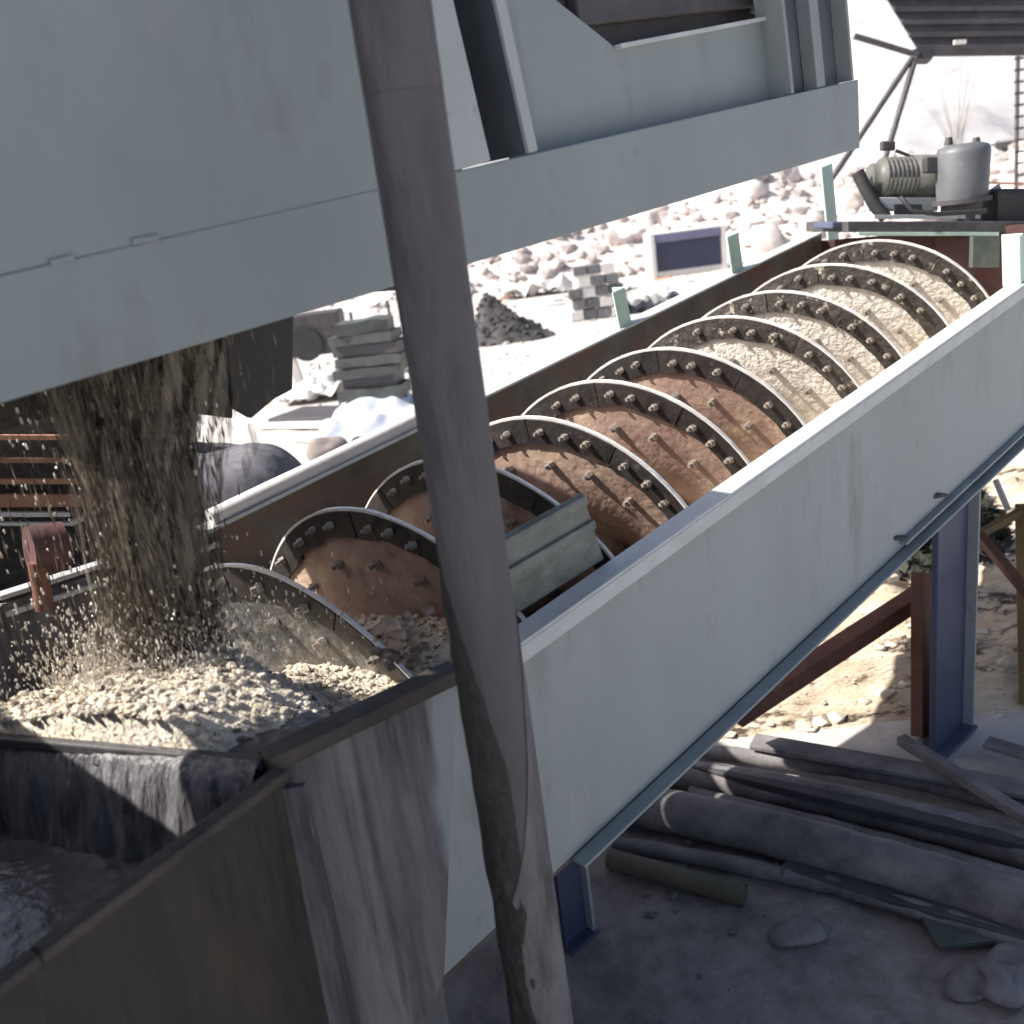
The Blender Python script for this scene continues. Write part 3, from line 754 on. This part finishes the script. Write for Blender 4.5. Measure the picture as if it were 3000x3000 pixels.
# ------------------------------------------------------------------ the leaning-looking pole in front
TP = -.30
pA, pB = ht(825, 600, TP), ht(915, 1200, TP)
pm = (pA + pB) / 2
axis = (pA - pB).normalized()
base = pm + axis * ((0 - pm.z) / axis.z)
pole = thing('support_pole', 'tall round rusty grey pole standing in front of the trough and tank', 'pole', base)
PR = .079
z1 = ht(770, 180, TP).z
def pz(z): return base + axis * (z / axis.z)
MB().tube([pz(z1 * k / 12) for k in range(13)], PR, 36, True, 0).build('pole_tube', 'pipe', pole)
MB().tube([pz(z1), pz(z1 + .006), pz(z1 + 1.6)], [PR * .97, PR * 1.005, PR * 1.005], 36).build('pole_sleeve', 'pipe', pole)
MB().tube([pz(0), pz(.02)], PR * 2.2, 24).build('base_plate', 'dark', pole)
# dark rough shell on the left-hand side, from mid height to the foot
cr = MB()
tow = (CAM - pm); tow.z = 0; tow.normalize(); sid = V((-tow.y, tow.x, 0))
if sid.dot(RGT) > 0: sid = -sid
zc = ht(830, 975, TP).z
def crf(u, v):
    z = zc * (1 - v) + .05 * v
    edge = -.2 + 1.70 * min(1, v * 4.2) ** .8 + .12 * v + noise.noise(V((v * 9, 2, 0))) * .10 + noise.noise(V((v * 40, 7, 0))) * .05        # right-hand limit (angle from the side toward the camera)
    a = -1.2 + (edge + .25 + 1.2) * u
    th = min(1, v * 12) * (.006 + .007 * noise.noise(V((a * 3, z * 9, 0)))) * (1 - u ** 6)
    d = sid * math.cos(a) + tow * math.sin(a)
    return pz(z) + d * (PR + th - .001)
cr.grid(crf, 26, 150).build('dark_shell', 'shell', pole, recalc=False)
dc = MB(); zd = ht(900, 1080, TP).z
def dcf(u, v):
    z = zd * (1 - v) + .03 * v
    a0_ = 1.2 + 2.0 * (1 - min(1, v * 3.2)) ** .7 + noise.noise(V((v * 12, 1, 4))) * .12; a1_ = 3.3
    a = a0_ + (a1_ - a0_) * u
    th = (.003 + .002 * noise.noise(V((a * 5, z * 8, 2)))) * min(1, v * 8)
    return pz(z) + (sid * math.cos(a) + tow * math.sin(a)) * (PR + th)
dc.grid(dcf, 20, 120).build('dust_coat', mk('dried_splash', (.17, .165, .175), (.085, .082, .09), 7, .85, 0, .5, 34, ((.05, .048, .05), 6, .56, .7), (2, 2, .5)), pole, recalc=False)

# ------------------------------------------------------------------ added wall left of the tank, out of view, to shade the foreground
ro = lvl(-2.2, 2.0, 0)
blocker = thing('sun_blocker_wall', 'added grey concrete wall left of the tank, out of view, shading the foreground', 'wall', ro)
rz = T(-2.2, 2, 1.12).z
r0 = lvl(-2.2, -.9, 0); r1 = lvl(-2.2, 4.6, 0)
MB().prism([r0, r1, r1 + UP * rz, r0 + UP * rz], -AH * 1.8).build('wall_body', 'block', blocker, .02)
MB().prism([r0 + AH * .04 + UP * rz, r1 + AH * .04 + UP * rz, r1 - AH * 1.8 + UP * rz, r0 - AH * 1.8 + UP * rz], UP * .06).build('coping', 'block', blocker, .01)
for k in range(5):
    c = r0.lerp(r1, (k + .5) / 5) + AH * .06
    MB().box(c + UP * rz * .45, AH * .06, T_ * .12, UP * rz * .45).build('buttress', 'block', blocker, .01)

# ------------------------------------------------------------------ conveyor end at top right
cv = thing('conveyor_head', 'dark underside of a raised conveyor at the top right corner', 'conveyor', hd(1800, 60, 14))
def cd_(u, v, dd=14): return hd(u, v, dd)
MB().prism([cd_(1650, -40), cd_(1732, 96), cd_(2100, 92), cd_(2100, -40)], ray(1700, 60) * 1.2).build('conveyor_body', 'dark', cv, .02)
for k in range(5):
    MB().bar(cd_(1715 - 14 * k, 66 - 24 * k, 13.97), cd_(2100, 62 - 24 * k, 13.97), .05, .07).build('conveyor_rib', 'dark', cv)
MB().bar(cd_(1722, 100, 13.95), cd_(2100, 96, 13.95), .08, .10).build('conveyor_frame', 'dark', cv)
MB().box(cd_(1740, 105), RGT * .12, UPV * .09, FWD * .1).build('pivot_block', 'black', cv, .01)
for a_, b__ in (((1732, 104), (1612, 68)), ((1722, 108), (1560, 352)), ((1728, 108), (1664, 320))):
    MB().tube([cd_(*a_, 13.9), cd_(*b__, 13.9)], .045, 8).build('strut', 'dark', cv)
MB().bar(cd_(1800, 80, 13.88), cd_(1822, 79, 13.88), .05, .06).build('end_plate', 'white', cv)

# ------------------------------------------------------------------ far things
# rubble bank
bank = MB()
def bankz(a, k): return 5.6 * math.sin(math.pi * min(1, k * .62)) ** 1.0 * (.75 + .35 * noise.noise(V((a * 9, 1, 0))))
def bfn2(u, v):
    a = rad(-16 + 52 * u); r = 52 + 16 * v
    z = bankz(a, v) + noise.noise(V((a * 60, v * 9, 2))) * .35 - .1
    return V((r * math.sin(a), r * math.cos(a), z))
bank.grid(bfn2, 140, 24)
tag(bank.build('rubble_bank', 'rock', recalc=False), kind='structure')
rub = MB()
for i in range(1500):
    u, v = random.random(), random.random() * .8
    rub.rock(bfn2(u, v), random.choice((.08, .12, .16, .22, .3, .5)), 1, i * .7, (1, 1, .8), .4)
tag(rub.build('rubble', 'rock', recalc=False), 'pale pinkish quarry rubble covering the bank behind the trough', 'rubble', kind='stuff')
rocks = []
for k in range(5):
    m_ = MB().rock(V((0, 0, 0)), 1, 2, k * 5.3 + 1, (1, .85, .7), .55).mesh('boulder', 'rock'); rocks.append(m_)
for i in range(60):
    u, v = random.uniform(.2, .85), random.uniform(.05, .75)
    p = bfn2(u, v)
    o = D.objects.new('boulder', rocks[i % 5]); COL.objects.link(o); o.location = p
    o.rotation_euler = (random.random() * 3, random.random() * 3, random.random() * 6); k = random.choice((.35, .45, .6, .9, 1.2)); o.scale = (k, k, k)
    tag(o, 'pale pinkish boulder lying on the rubble bank', 'boulder', 'boulders on the rubble bank')

def ground_thing(name, label, cat, u, v): 
    p = hz(u, v); return thing(name, label, cat, p), p, (p - CAM).dot(FWD) / F_PX
# dark gravel heap
t_, p, k = ground_thing('gravel_heap', 'dark gravel heap with a pointed top on the bright ground behind the pole', 'gravel heap', 960, 640)
gh = MB(); X = px_; Y = V((-X.y, X.x, 0))
def ghf(u, v):
    a = u * 2 * math.pi; r = v
    rx = 88 * k * r; hgt = 66 * k * (1 - r) ** 1.25 * (1 if r > .02 else 1) + 22 * k * max(0, 1 - r)
    q_ = p + X * (math.cos(a) * rx - 30 * k * (1 - r)) + Y * (math.sin(a) * rx * .8)
    return q_ + UP * (hgt + noise.noise(q_ * 2.2) * 16 * k * (1 - r * .6)) + noise.noise_vector(q_ * 3) * 4 * k
gh.grid(ghf, 48, 16).build('heap_body', 'rubble', t_, recalc=False)
gl = MB()
for i in range(240): gl.rock(ghf(random.random(), random.random() ** .6), random.uniform(2, 6) * k, 1, i, (1, 1, .8), .5)
tag(gl.build('loose_gravel', 'rubble', t_, recalc=False), kind='stuff')
# stacked grey blocks
t_, p, k = ground_thing('block_stack', 'stack of grey concrete blocks on the bright ground beyond the trough', 'block stack', 1128, 600)
for r_ in range(5):
    n_ = 4 if r_ < 3 else 3
    for j in range(n_):
        c = p + X * ((j - n_ / 2 + .5) * 26 * k + (r_ % 2) * 6 * k) + UP * ((r_ + .5) * 20 * k) + Y * random.uniform(-.05, .05)
        MB().box(c, X * 12.2 * k, Y * 14 * k, UP * 8.8 * k).build('block', 'block' if (r_ + j) % 3 else 'white', t_, .02)
# navy cabinet with pale frame
t_, p, k = ground_thing('steel_cabin', 'white framed steel cabin with a dark navy front beyond the trough', 'cabin', 1302, 516)
MB().box(p + UP * 40 * k + Y * 45 * k, X * 70 * k, Y * 44 * k, UP * 40 * k).build('body', 'white', t_, .03)
MB().box(p + UP * 36 * k - Y * .02, X * 60 * k, Y * .02, UP * 26 * k).build('dark_panel', 'navy', t_)
MB().box(p + UP * 70 * k - Y * .03, X * 62 * k, Y * .03, UP * 7 * k).build('top_panel', mk('violet_panel', (.16, .16, .26), (.12, .12, .2)), t_)
for sgn in (-1, 1): MB().box(p + UP * 40 * k + X * sgn * 67 * k - Y * .04, X * 4 * k, Y * .05, UP * 40 * k).build('frame_post', 'white', t_)
# grey hut far right
t_, p, k = ground_thing('grey_hut', 'small grey hut far off beside the thin mast', 'hut', 1888, 350)
p = hd(1888, 312, 55); t_.location = p; t_['_o'] = tuple(p); k = 55 / F_PX
MB().box(p + UP * 20 * k, X * 22 * k, Y * 22 * k, UP * 22 * k).build('wall', 'block', t_)
MB().box(p + UP * 43 * k, X * 25 * k, Y * 25 * k, UP * 2 * k).build('roof', 'white', t_)
MB().box(p + UP * 20 * k - Y * 22.5 * k, X * 12 * k, Y * .6 * k, UP * 10 * k).build('window', 'dark', t_)
# thin mast at the right edge
mp0 = hd(1924, 330, 20); mast = thing('lattice_mast', 'thin grey mast with rungs standing at the right edge', 'mast', V((mp0.x, mp0.y, 0)))
MB().tube([V((mp0.x, mp0.y, 0)), hd(1921, 60, 20)], .045, 8).build('pole_tube', 'dark', mast)
for k_ in range(12):
    q_ = hd(1923, 330 - 22 * k_, 20); MB().bar(q_ - X * .10, q_ + X * .10, .04, .05).build('rung', 'dark', mast)
for zz in (345, 372):
    MB().bar(hd(1860, zz, 18), hd(1990, zz + 3, 18), .04, .05).build('rail', 'slat', mast)
# bare shrub
sb = hz(1806, 395); sb = hd(1806, 300, 30); shrub = thing('bare_shrub', 'leafless pale shrub beyond the motor', 'shrub', V((sb.x, sb.y, sb.z - 1)))
MB().tube([sb - UP * 1, sb + UP * .3], .05, 6).build('trunk', 'twig', shrub)
tw = MB()
for i in range(26):
    a = random.gauss(0, .45); e = sb + X * math.sin(a) * random.uniform(.6, 2.4) + UP * (.4 + math.cos(a) * random.uniform(1.0, 3.2)) + Y * random.uniform(-.5, .5)
    m0 = sb.lerp(e, .5) + UP * .1
    tw.tube([sb + UP * random.uniform(-.2, .5), m0, e], [.014, .010, .005], 5)
tw.build('branches', 'twig', shrub)

stn = MB()
for i in range(900):
    q_ = hz(random.uniform(560, 1600), 440 + 380 * random.random() ** 1.6 + 40)
    sa, tt_, nn_ = loc(q_)
    if tt_ < 3.2: continue
    d_ = (q_ - CAM).length
    stn.rock(V((q_.x, q_.y, gz(q_.x, q_.y) + .01)), random.choice((.0012, .002, .003, .0045)) * d_, 1, i * .31, (1, .85, .6), .5)
tag(stn.build('strewn_stones', 'rock', recalc=False), 'pale stones strewn over the bright ground behind the trough', 'stones', kind='stuff')
def sheet(name, label, u, v, wpx, dpx, hpx, mat, seed):
    p_ = hz(u, v); k_ = (p_ - CAM).dot(FWD) / F_PX; o_ = MB()
    o_.grid(lambda a, b: p_ + X * (a - .5) * wpx * k_ + Y * b * dpx * k_ + UP * (hpx * k_ * (.25 + .9 * abs(noise.noise(V((a * 3 + seed, b * 3, seed)))) + .5 * noise.noise(V((a * 8, b * 7, seed))))), 30, 22)
    tag(o_.build(name, mat, None, origin=p_, recalc=False), label, 'sheet')
sheet('crumpled_sheet', 'crumpled pale sheet lying left of the concrete blocks', 1015, 560, 150, 120, 34, 'white', 2)
sheet('crumpled_sheet', 'grey crumpled sheet between the blocks and the cabin', 1215, 590, 90, 120, 30, 'block', 9)
sheet('crumpled_sheet', 'dusty sheet in front of the cabin by the trough edge', 1310, 560, 120, 110, 26, 'wcloth', 15)
sheet('crumpled_sheet', 'white crumpled sheet under the engine left of the belt stack', 600, 760, 150, 190, 36, 'white', 21)

bl_ = ['grey', 'dark', 'pale', 'rusty']
for i in range(26):
    u, v = random.uniform(890, 1240), random.uniform(470, 640)
    p_ = hz(u, v); k_ = (p_ - CAM).dot(FWD) / F_PX; a_ = random.uniform(-.9, .9); l_ = random.uniform(16, 46) * k_
    d_ = X * math.cos(a_) + Y * math.sin(a_) + UP * random.uniform(-.05, .3)
    m_ = random.choice(('block', 'dark', 'white', 'slat'))
    o = MB().bar(p_ + UP * 3 * k_, p_ + UP * 3 * k_ + d_ * l_, random.uniform(3, 14) * k_, random.uniform(1.5, 5) * k_).build('scrap_board', m_, None, origin=p_)
    tag(o, {'block': 'grey', 'dark': 'dark', 'white': 'pale', 'slat': 'rusty'}[m_] + ' piece of scrap board strewn on the bright ground beyond the trough', 'board', 'scrap boards beyond the trough')

# ------------------------------------------------------------------ things behind the tank, left
# stack of old belting
t_, p, k = ground_thing('belt_stack', 'untidy stack of dull green folded belts standing behind the pole', 'belt stack', 722, 785)
for i in range(9):
    hh_ = random.uniform(15, 22) * k; c = p + UP * (i * 20 + 10) * k + X * random.uniform(-7, 7) * k + Y * random.uniform(-5, 5) * k
    a = random.uniform(-.25, .25); ww = random.uniform(48, 64) * k; x_ = X * math.cos(a) + Y * math.sin(a); y_ = Y * math.cos(a) - X * math.sin(a)
    vs_ = []
    m_ = MB()
    for j in range(25):
        q_ = c + x_ * (-ww + 2 * ww * j / 24) + UP * (noise.noise(V((i * 3, j * .09, 0))) * 4 * k)
        vs_.append(q_)
    for off in (-1, 1):
        pass
    m_.grid(lambda u, v: vs_[int(round(u * 24))] + y_ * (v - .5) * 80 * k + UP * hh_ * .5, 24, 4)
    m_.grid(lambda u, v: vs_[int(round(u * 24))] - y_ * 40 * k + UP * (v - .5) * hh_, 24, 2)
    m_.grid(lambda u, v: vs_[0 if u < .5 else 24] + y_ * (v - .5) * 80 * k + UP * (hh_ * (.5 if u in (0, 1) else -.5)), 1, 1)
    for e_ in (0, 24): m_.grid(lambda u, v: vs_[e_] + y_ * (u - .5) * 80 * k + UP * (v - .5) * hh_, 3, 2)
    m_.build('belt', 'drumgreen' if i % 3 else 'dark', t_, recalc=False)
# engine
t_, p, k = ground_thing('old_engine', 'dark oily engine block with a flywheel behind the hopper stream', 'engine', 610, 720)
p = p + UP * 25 * k
MB().box(p + UP * 66 * k, X * 56 * k, Y * 30 * k, UP * 38 * k).build('engine_block', 'dark', t_, .04)
MB().tube([p + UP * 50 * k - X * 10 * k - Y * 38 * k, p + UP * 50 * k - X * 10 * k - Y * 28 * k], 30 * k, 20).build('flywheel', 'black', t_)
for j in range(4): MB().tube([p + UP * 88 * k + X * (-36 + 24 * j) * k, p + UP * 104 * k + X * (-36 + 24 * j) * k], 9 * k, 10).build('cylinder_head', 'green', t_)
MB().bar(p + UP * 98 * k - X * 60 * k, p - UP * 22 * k - X * 44 * k, 14 * k, 14 * k).build('stand_leg', 'white', t_)
MB().bar(p + UP * 34 * k + X * 40 * k, p - UP * 25 * k + X * 40 * k, 10 * k, 10 * k).build('stand_leg', 'dark', t_)
# pale roofing sheet
t_, p, k = ground_thing('roofing_sheet', 'pale corrugated roofing sheet lying above the engine', 'roofing sheet', 670, 640)
c = p + UP * 40 * k
rs = MB(); rs.grid(lambda u, v: c + X * (-82 + 164 * u) * k + Y * (v - .5) * 60 * k + UP * (math.sin(u * 60) * 1.5 * k + 16 * k * v + 26 * k * u), 90, 2)
rs.build('sheet', 'white', t_, recalc=False)
for sx in (-70, 0, 72): MB().bar(c + X * sx * k - UP * 40 * k, c + X * sx * k + UP * (10 + sx * .16) * k, 5 * k, 5 * k).build('prop', 'dark', t_)
# boards
def board(label, u0, v0, u1, v1, wd_, mat, z=.03, th=.05):
    a, c_ = hz(u0, v0, z), hz(u1, v1, z); k_ = (a - CAM).dot(FWD) / F_PX
    o = MB().bar(a, c_, wd_ * k_ * 3, th).build('board', mat, None, .01, origin=(a + c_) / 2)
    tag(o, label, 'board')
board('wide dark board lying on the ground behind the tank', 540, 782, 830, 774, 34, 'dark', .10, .1)
board('white board lying in front of the wide dark board', 500, 802, 770, 800, 14, 'white', .05)
board('second white board closest to the grey tarpaulin', 560, 826, 700, 838, 10, 'white', .05)
# tarp
t0_ = lvl(-.02, 3.10, 0); tH = ht(520, 812, 3.0).z
tp_ = MB()
def tf(u, v):
    a = u * 2 * math.pi; r = v
    q_ = t0_ + AH * (math.cos(a) * .96 * r) + T_ * (math.sin(a) * .98 * r)
    hgt = tH * max(0, 1 - r ** 4.2) ** .5
    fold = noise.noise(V((q_.x * 2.2, q_.y * 2.2, 0))) * .16 + abs(noise.noise(V((math.cos(a) * 5, math.sin(a) * 5, r * 2)))) * .10
    return q_ + UP * max(0, hgt + fold * (1 - r) * 1.2) + V((math.cos(a), math.sin(a), 0)) * abs(noise.noise(V((math.cos(a) * 7, math.sin(a) * 7, 3)))) * .12 * r
tp_.grid(tf, 90, 40)
tag(tp_.build('tarpaulin', 'cloth', None, origin=t0_, recalc=False), 'crumpled grey tarpaulin over a pile behind the far trough wall', 'tarpaulin')
# blue-white cloth
c0_ = hz(700, 846); k2 = (c0_ - CAM).dot(FWD) / F_PX
cl = MB()
def cf(u, v):
    q_ = c0_ + X * (-120 + 225 * u) * k2 + Y * v * 330 * k2
    return q_ + UP * ((46 * math.sin(math.pi * min(1, .12 + u * .88)) * (.35 + .65 * v) + noise.noise(V((u * 5, v * 3, 0))) * 22 + 8) * k2)
cl.grid(cf, 40, 20)
tag(cl.build('cloth_sheet', 'wcloth', None, origin=c0_, recalc=False), 'blue-white plastic cloth thrown down beside the pole', 'cloth')
# brown sack
s0_ = hz(622, 868); k3 = (s0_ - CAM).dot(FWD) / F_PX
sk_ = MB().rock(s0_ + UP * 18 * k3, 38 * k3, 3, 3, (1, .8, .75), .28)
tag(sk_.build('sack', mk('brown_sack', (.30, .26, .24), (.22, .19, .175), 4, .9, 0, .4, 14), None, origin=s0_), 'full brown sack between the tarpaulin and the blue-white cloth', 'sack')
# slatted rack beyond the tank
rk_o = ht(60, 1000, 2.5); rack = thing('slatted_rack', 'rusty slatted rack with white bottom rails behind the sand stream', 'rack', rk_o)
def rp(u, v): return ht(u, v, 2.5)
for (v_, mat, th) in ((825, 'slat', .022), (868, 'slat', .022), (908, 'slat', .022), (944, 'slat', .055), (970, 'white', .02), (988, 'white', .014)):
    a, c_ = rp(-120, v_), rp(215 if v_ < 960 else 130, v_)
    MB().bar(a, c_, .05, th).build('slat', mat, rack, .003)
for u in (-40, 205):
    MB().bar(rp(u, 800), rp(u + 12, 1010), .05, .06, T_).build('upright', 'brown', rack)
MB().bar(rp(130, 988), rp(225, 945), .04, .022).build('stay', 'white', rack)
MB().prism([rp(-120, 790), rp(215, 770), rp(215, 1150), rp(-120, 1150)], T_ * .02).build('back_sheet', 'mud', rack)
for q_ in rack.children:
    if q_.name.startswith('back_sheet'): q_.location = T_ * .12
# dark bearing housing at the tank end, under the rack
bh_o = ht(85, 1060, 2.0); bh = thing('end_bearing', 'dark red bearing housing at the low end of the trough by the rack', 'bearing', bh_o)
MB().tube([ht(55, 1040, 1.95), ht(120, 1030, 1.95)], .10, 16).build('housing', 'redprime', bh)
MB().tube([ht(70, 1060, 1.9), ht(85, 1150, 1.9)], .035, 10).build('grease_pipe', 'brown', bh)
MB().bar(ht(60, 1022, 1.93), ht(110, 1000, 1.93), .03, .03).build('lever', 'white', bh)

# ------------------------------------------------------------------ under and in front of the trough, right
# sand bank behind legs
sbk = MB()
cc = hz(1570, 1330)
def sbf(u, v):
    x = -1.6 + 5.6 * u; y = -.35 + 4.0 * v
    q_ = cc + X * x + Y * y
    b_ = .55 * (1 - math.exp(-max(0, y + .3) * 1.1)) * (.6 + .4 * math.sin(u * 3.0))
    return V((q_.x, q_.y, gz(q_.x, q_.y) - .03 + b_ + noise.noise(V((q_.x * 2.2, q_.y * 4.2, 0))) * .10 * min(1, v * 4) + abs(noise.noise(V((q_.x * 3, q_.y * 7, 3)))) * .09 * min(1, v * 6)))
sbk.grid(sbf, 110, 90)
tag(sbk.build('sand_bank', mk('shade_streaked_sand', (.70, .60, .47), (.50, .40, .29), 5, .9, 0, .9, 30, [((.07, .048, .035), 2.2, .535, .60), ((.14, .10, .075), 9, .60, .68)], (.7, 1.6, 3)), recalc=False), kind='structure')  # dark streaks painted in for cast shadows and gaps between stones
bs = MB()
for i in range(420):
    q_ = sbf(random.uniform(.05, .75), random.random() ** 1.3)
    bs.rock(q_, random.choice((.015, .025, .04, .06)), 1, i * .43, (1.3, 1, .45), .5)
tag(bs.build('flat_stones', 'grain', recalc=False), 'flat cream stones lying over the bright sand under the trough', 'stones', kind='stuff')
# hoses
def hose(label, pts, r, group=None, mat='hose'):
    P = [hz(u, v, r) for u, v in pts]
    # smooth through the points
    out = []
    for i in range(len(P) - 1):
        a0 = P[max(i - 1, 0)]; a1 = P[i]; a2 = P[i + 1]; a3 = P[min(i + 2, len(P) - 1)]
        for k_ in range(8):
            t = k_ / 8
            out.append(.5 * ((2 * a1) + (a2 - a0) * t + (2 * a0 - 5 * a1 + 4 * a2 - a3) * t * t + (3 * a1 - a0 - 3 * a2 + a3) * t ** 3))
    out.append(P[-1])
    o = MB().tube(out, r, 20, True, .010).build('pipe', mat, None, 0, origin=P[0])
    tag(o, label, 'pipe', group)
hose('uppermost dusty pipe along the edge of the bright sand', [(1240, 1408), (1500, 1438), (1720, 1474), (1960, 1532), (2150, 1590)], .05)
hose('thick middle pipe with a dull highlight under the uppermost pipe', [(1200, 1448), (1400, 1478), (1720, 1545), (1960, 1612), (2150, 1675)], .10)
hose('thickest lower pipe running below the middle pipe to the right edge', [(1120, 1505), (1350, 1549), (1650, 1625), (1960, 1720), (2150, 1790)], .125)
hose('thin grey pipe in the shadow under the thickest pipe', [(1160, 1590), (1380, 1630), (1600, 1680), (1800, 1736), (2000, 1800)], .045)
hose('half buried pipe between the middle and thickest pipes', [(1300, 1500), (1600, 1572), (1960, 1672), (2150, 1735)], .055)
hose('broken pipe end beside the looped strap', [(1540, 1622), (1640, 1650), (1716, 1672)], .07)
def plank(label, u0, v0, u1, v1, w_, h_, z, mat, name='plank'):
    a_, c_ = hz(u0, v0, z), hz(u1, v1, z)
    tag(MB().bar(a_, c_, w_, h_).build(name, mat, None, .006, origin=(a_ + c_) / 2), label, name)
plank('long grey board lying on top of the uppermost pipe', 1420, 1398, 1990, 1500, .16, .03, .14, 'hose')
plank('dark board wedged between the uppermost and middle pipe', 1290, 1440, 1960, 1596, .10, .05, .17, 'dark')
plank('short pale board leaning by the legs behind the pipes', 1860, 1400, 2010, 1445, .12, .03, .10, 'hose')
plank('square dark beam lying in front of the thickest pipe', 1480, 1640, 2000, 1790, .09, .08, .05, 'dark', 'beam')
plank('narrow grey beam crossing behind the leg onto the pipes', 1700, 1395, 1990, 1575, .07, .06, .22, 'hose', 'beam')
plank('thin rusty bar lying across the ground by the right edge', 1700, 1700, 1985, 1770, .03, .03, .03, 'brown', 'bar')
dm_ = MB()
for i in range(34):
    q_ = hz(random.uniform(1180, 1980), random.gauss(1575, 60), 0); k_ = random.uniform(.14, .38)
    dm_.rock(V((q_.x, q_.y, gz(q_.x, q_.y) - .035)), k_, 4, i * 1.3, (1.4, 1, random.uniform(.14, .22)), .3)
tag(dm_.build('dirt_mounds', 'ground', recalc=False), kind='structure')
yp0, yp1 = hz(1150, 1620, .06), hz(1405, 1690, .06)
o = MB().tube([yp0, yp1], .058, 20, False).tube([yp0, yp1], .05, 20, True).build('short_pipe', mk('olive_pipe', (.15, .14, .10), (.09, .085, .06), 4, .6, 0, .3, 20), None, origin=yp0)
tag(o, 'short olive pipe lying beside the lower trough leg', 'pipe')
# crumpled strap
st_o = hz(1560, 1650)
sp_ = []
for i in range(40):
    a = i / 39 * 3.4 * math.pi
    sp_.append(hz(1440 + i * 6.4 + 25 * math.cos(a), 1640 + 26 * math.sin(a), .02) + UP * (.03 + .03 * math.sin(a * .7)))
tag(MB().tube(sp_, .011, 8).build('rubber_strap', 'hose', None, origin=st_o), 'looped grey strap lying on the ground below the pipes', 'strap')
rg = MB(); r0_ = hz(1650, 1668)
rg.grid(lambda u, v: r0_ + X * (u - .5) * .34 + Y * (v - .5) * .26 + UP * (.03 + .09 * max(0, noise.noise(V((u * 4, v * 4, 1)))) + .03 * math.sin(u * 9)), 24, 18)
tag(rg.build('rag', 'hose', None, origin=r0_, recalc=False), 'crumpled dusty rag beside the looped strap', 'rag')
# stones
s_o = hz(1508, 1768)
sl_ = MB().rock(s_o + UP * .035, .15, 3, 2.2, (1.0, .55, .42), .22)
tag(sl_.build('flat_stone', 'stone', None, origin=s_o), 'long flat dusty stone lying alone on the dark soil', 'stone')
r_o = hz(1885, 1850)
rk = MB().rock(r_o + UP * .02, .15, 3, 6.4, (1.2, .8, .42), .7)
tag(rk.build('rock_lump', 'stone', None, origin=r_o), 'rough dark lump of rock at the lower right edge', 'stone')
sc_o = hz(1840, 1760)
MBs = MB().box(sc_o + UP * .03, X * .22, Y * .10, UP * .015)
tag(MBs.build('scrap_plate', 'green', None, .004, origin=sc_o), 'dirty greenish scrap plate behind the dark rock lump', 'scrap')
peb = []
for k in range(4): peb.append(MB().rock(V((0, 0, 0)), 1, 1, k * 2.7 + 9, (1, .8, .6), .5).mesh('pebble', 'stone'))
for i in range(40):
    u, v = (random.gauss(1300, 110), random.gauss(1700, 50)) if i % 3 else (random.uniform(1080, 1900), random.uniform(1700, 1930))
    o = D.objects.new('pebble', peb[i % 4]); COL.objects.link(o); q_ = hz(u, v); k_ = random.choice((.006, .008, .011, .016, .03))
    o.location = V((q_.x, q_.y, gz(q_.x, q_.y) + k_ * .3)); o.scale = (k_, k_, k_); o.rotation_euler = (0, 0, random.random() * 6)
    tag(o, 'small dusty pebble on the dark soil in front of the trough', 'pebble', 'pebbles on the dark soil')
# scrap mound with weeds behind the right leg, coloured dark as if shaded
mo = hz(1790, 1185); mk_ = (mo - CAM).dot(FWD) / F_PX; mound = MB()
def mf(u, v):
    a = u * 2 * math.pi
    q_ = mo + Y * 1.4 + X * math.cos(a) * 300 * mk_ * v + Y * math.sin(a) * 1.6 * v
    return V((q_.x, q_.y, 300 * mk_ * (1 - v ** 2.2) * (.8 + .3 * noise.noise(q_ * .9)) + noise.noise(q_ * 2.5) * .18 - .03))
mound.grid(mf, 48, 20)
tag(mound.build('spoil_mound', 'rubble', recalc=False), kind='structure')
wd = MB()
for i in range(5200):
    q_ = mf(random.random(), random.random() ** .5); d_ = V((random.gauss(0, 1), random.gauss(0, 1), random.uniform(.2, 1.2))).normalized()
    l_ = random.uniform(.05, .16); s_ = d_.cross(V((random.random(), random.random(), .3))).normalized() * l_ * .25
    wd.add([q_, q_ + d_ * l_ * .5 + s_, q_ + d_ * l_, q_ + d_ * l_ * .5 - s_], [(0, 1, 2, 3)])
tag(wd.build('weeds', 'leaf', recalc=False), 'shade-dark weeds growing over the spoil mound under the trough', 'weeds', kind='stuff')
# ochre post with rail on the far right
yo = hz(1925, 1330); yo = V((yo.x, yo.y, 0)) ; yb = thing('ochre_frame', 'ochre painted post and sloping rail behind the blue-black trough leg', 'post', yo)
dk = (yo - CAM).dot(FWD)
MB().bar(yo + X * .06, hd(1934, 950, dk), .10, .10, T_).build('post', 'yellow', yb, .006)
MB().bar(hd(1840, 1012, dk), hd(2000, 925, dk), .05, .05).build('rail', 'yellow', yb, .004)
MB().bar(hd(1878, 905, dk), hd(1902, 962, dk), .04, .03).build('strut', 'paint_lt', yb, .003)
for o in D.objects:
    if '_o' in o: del o['_o']
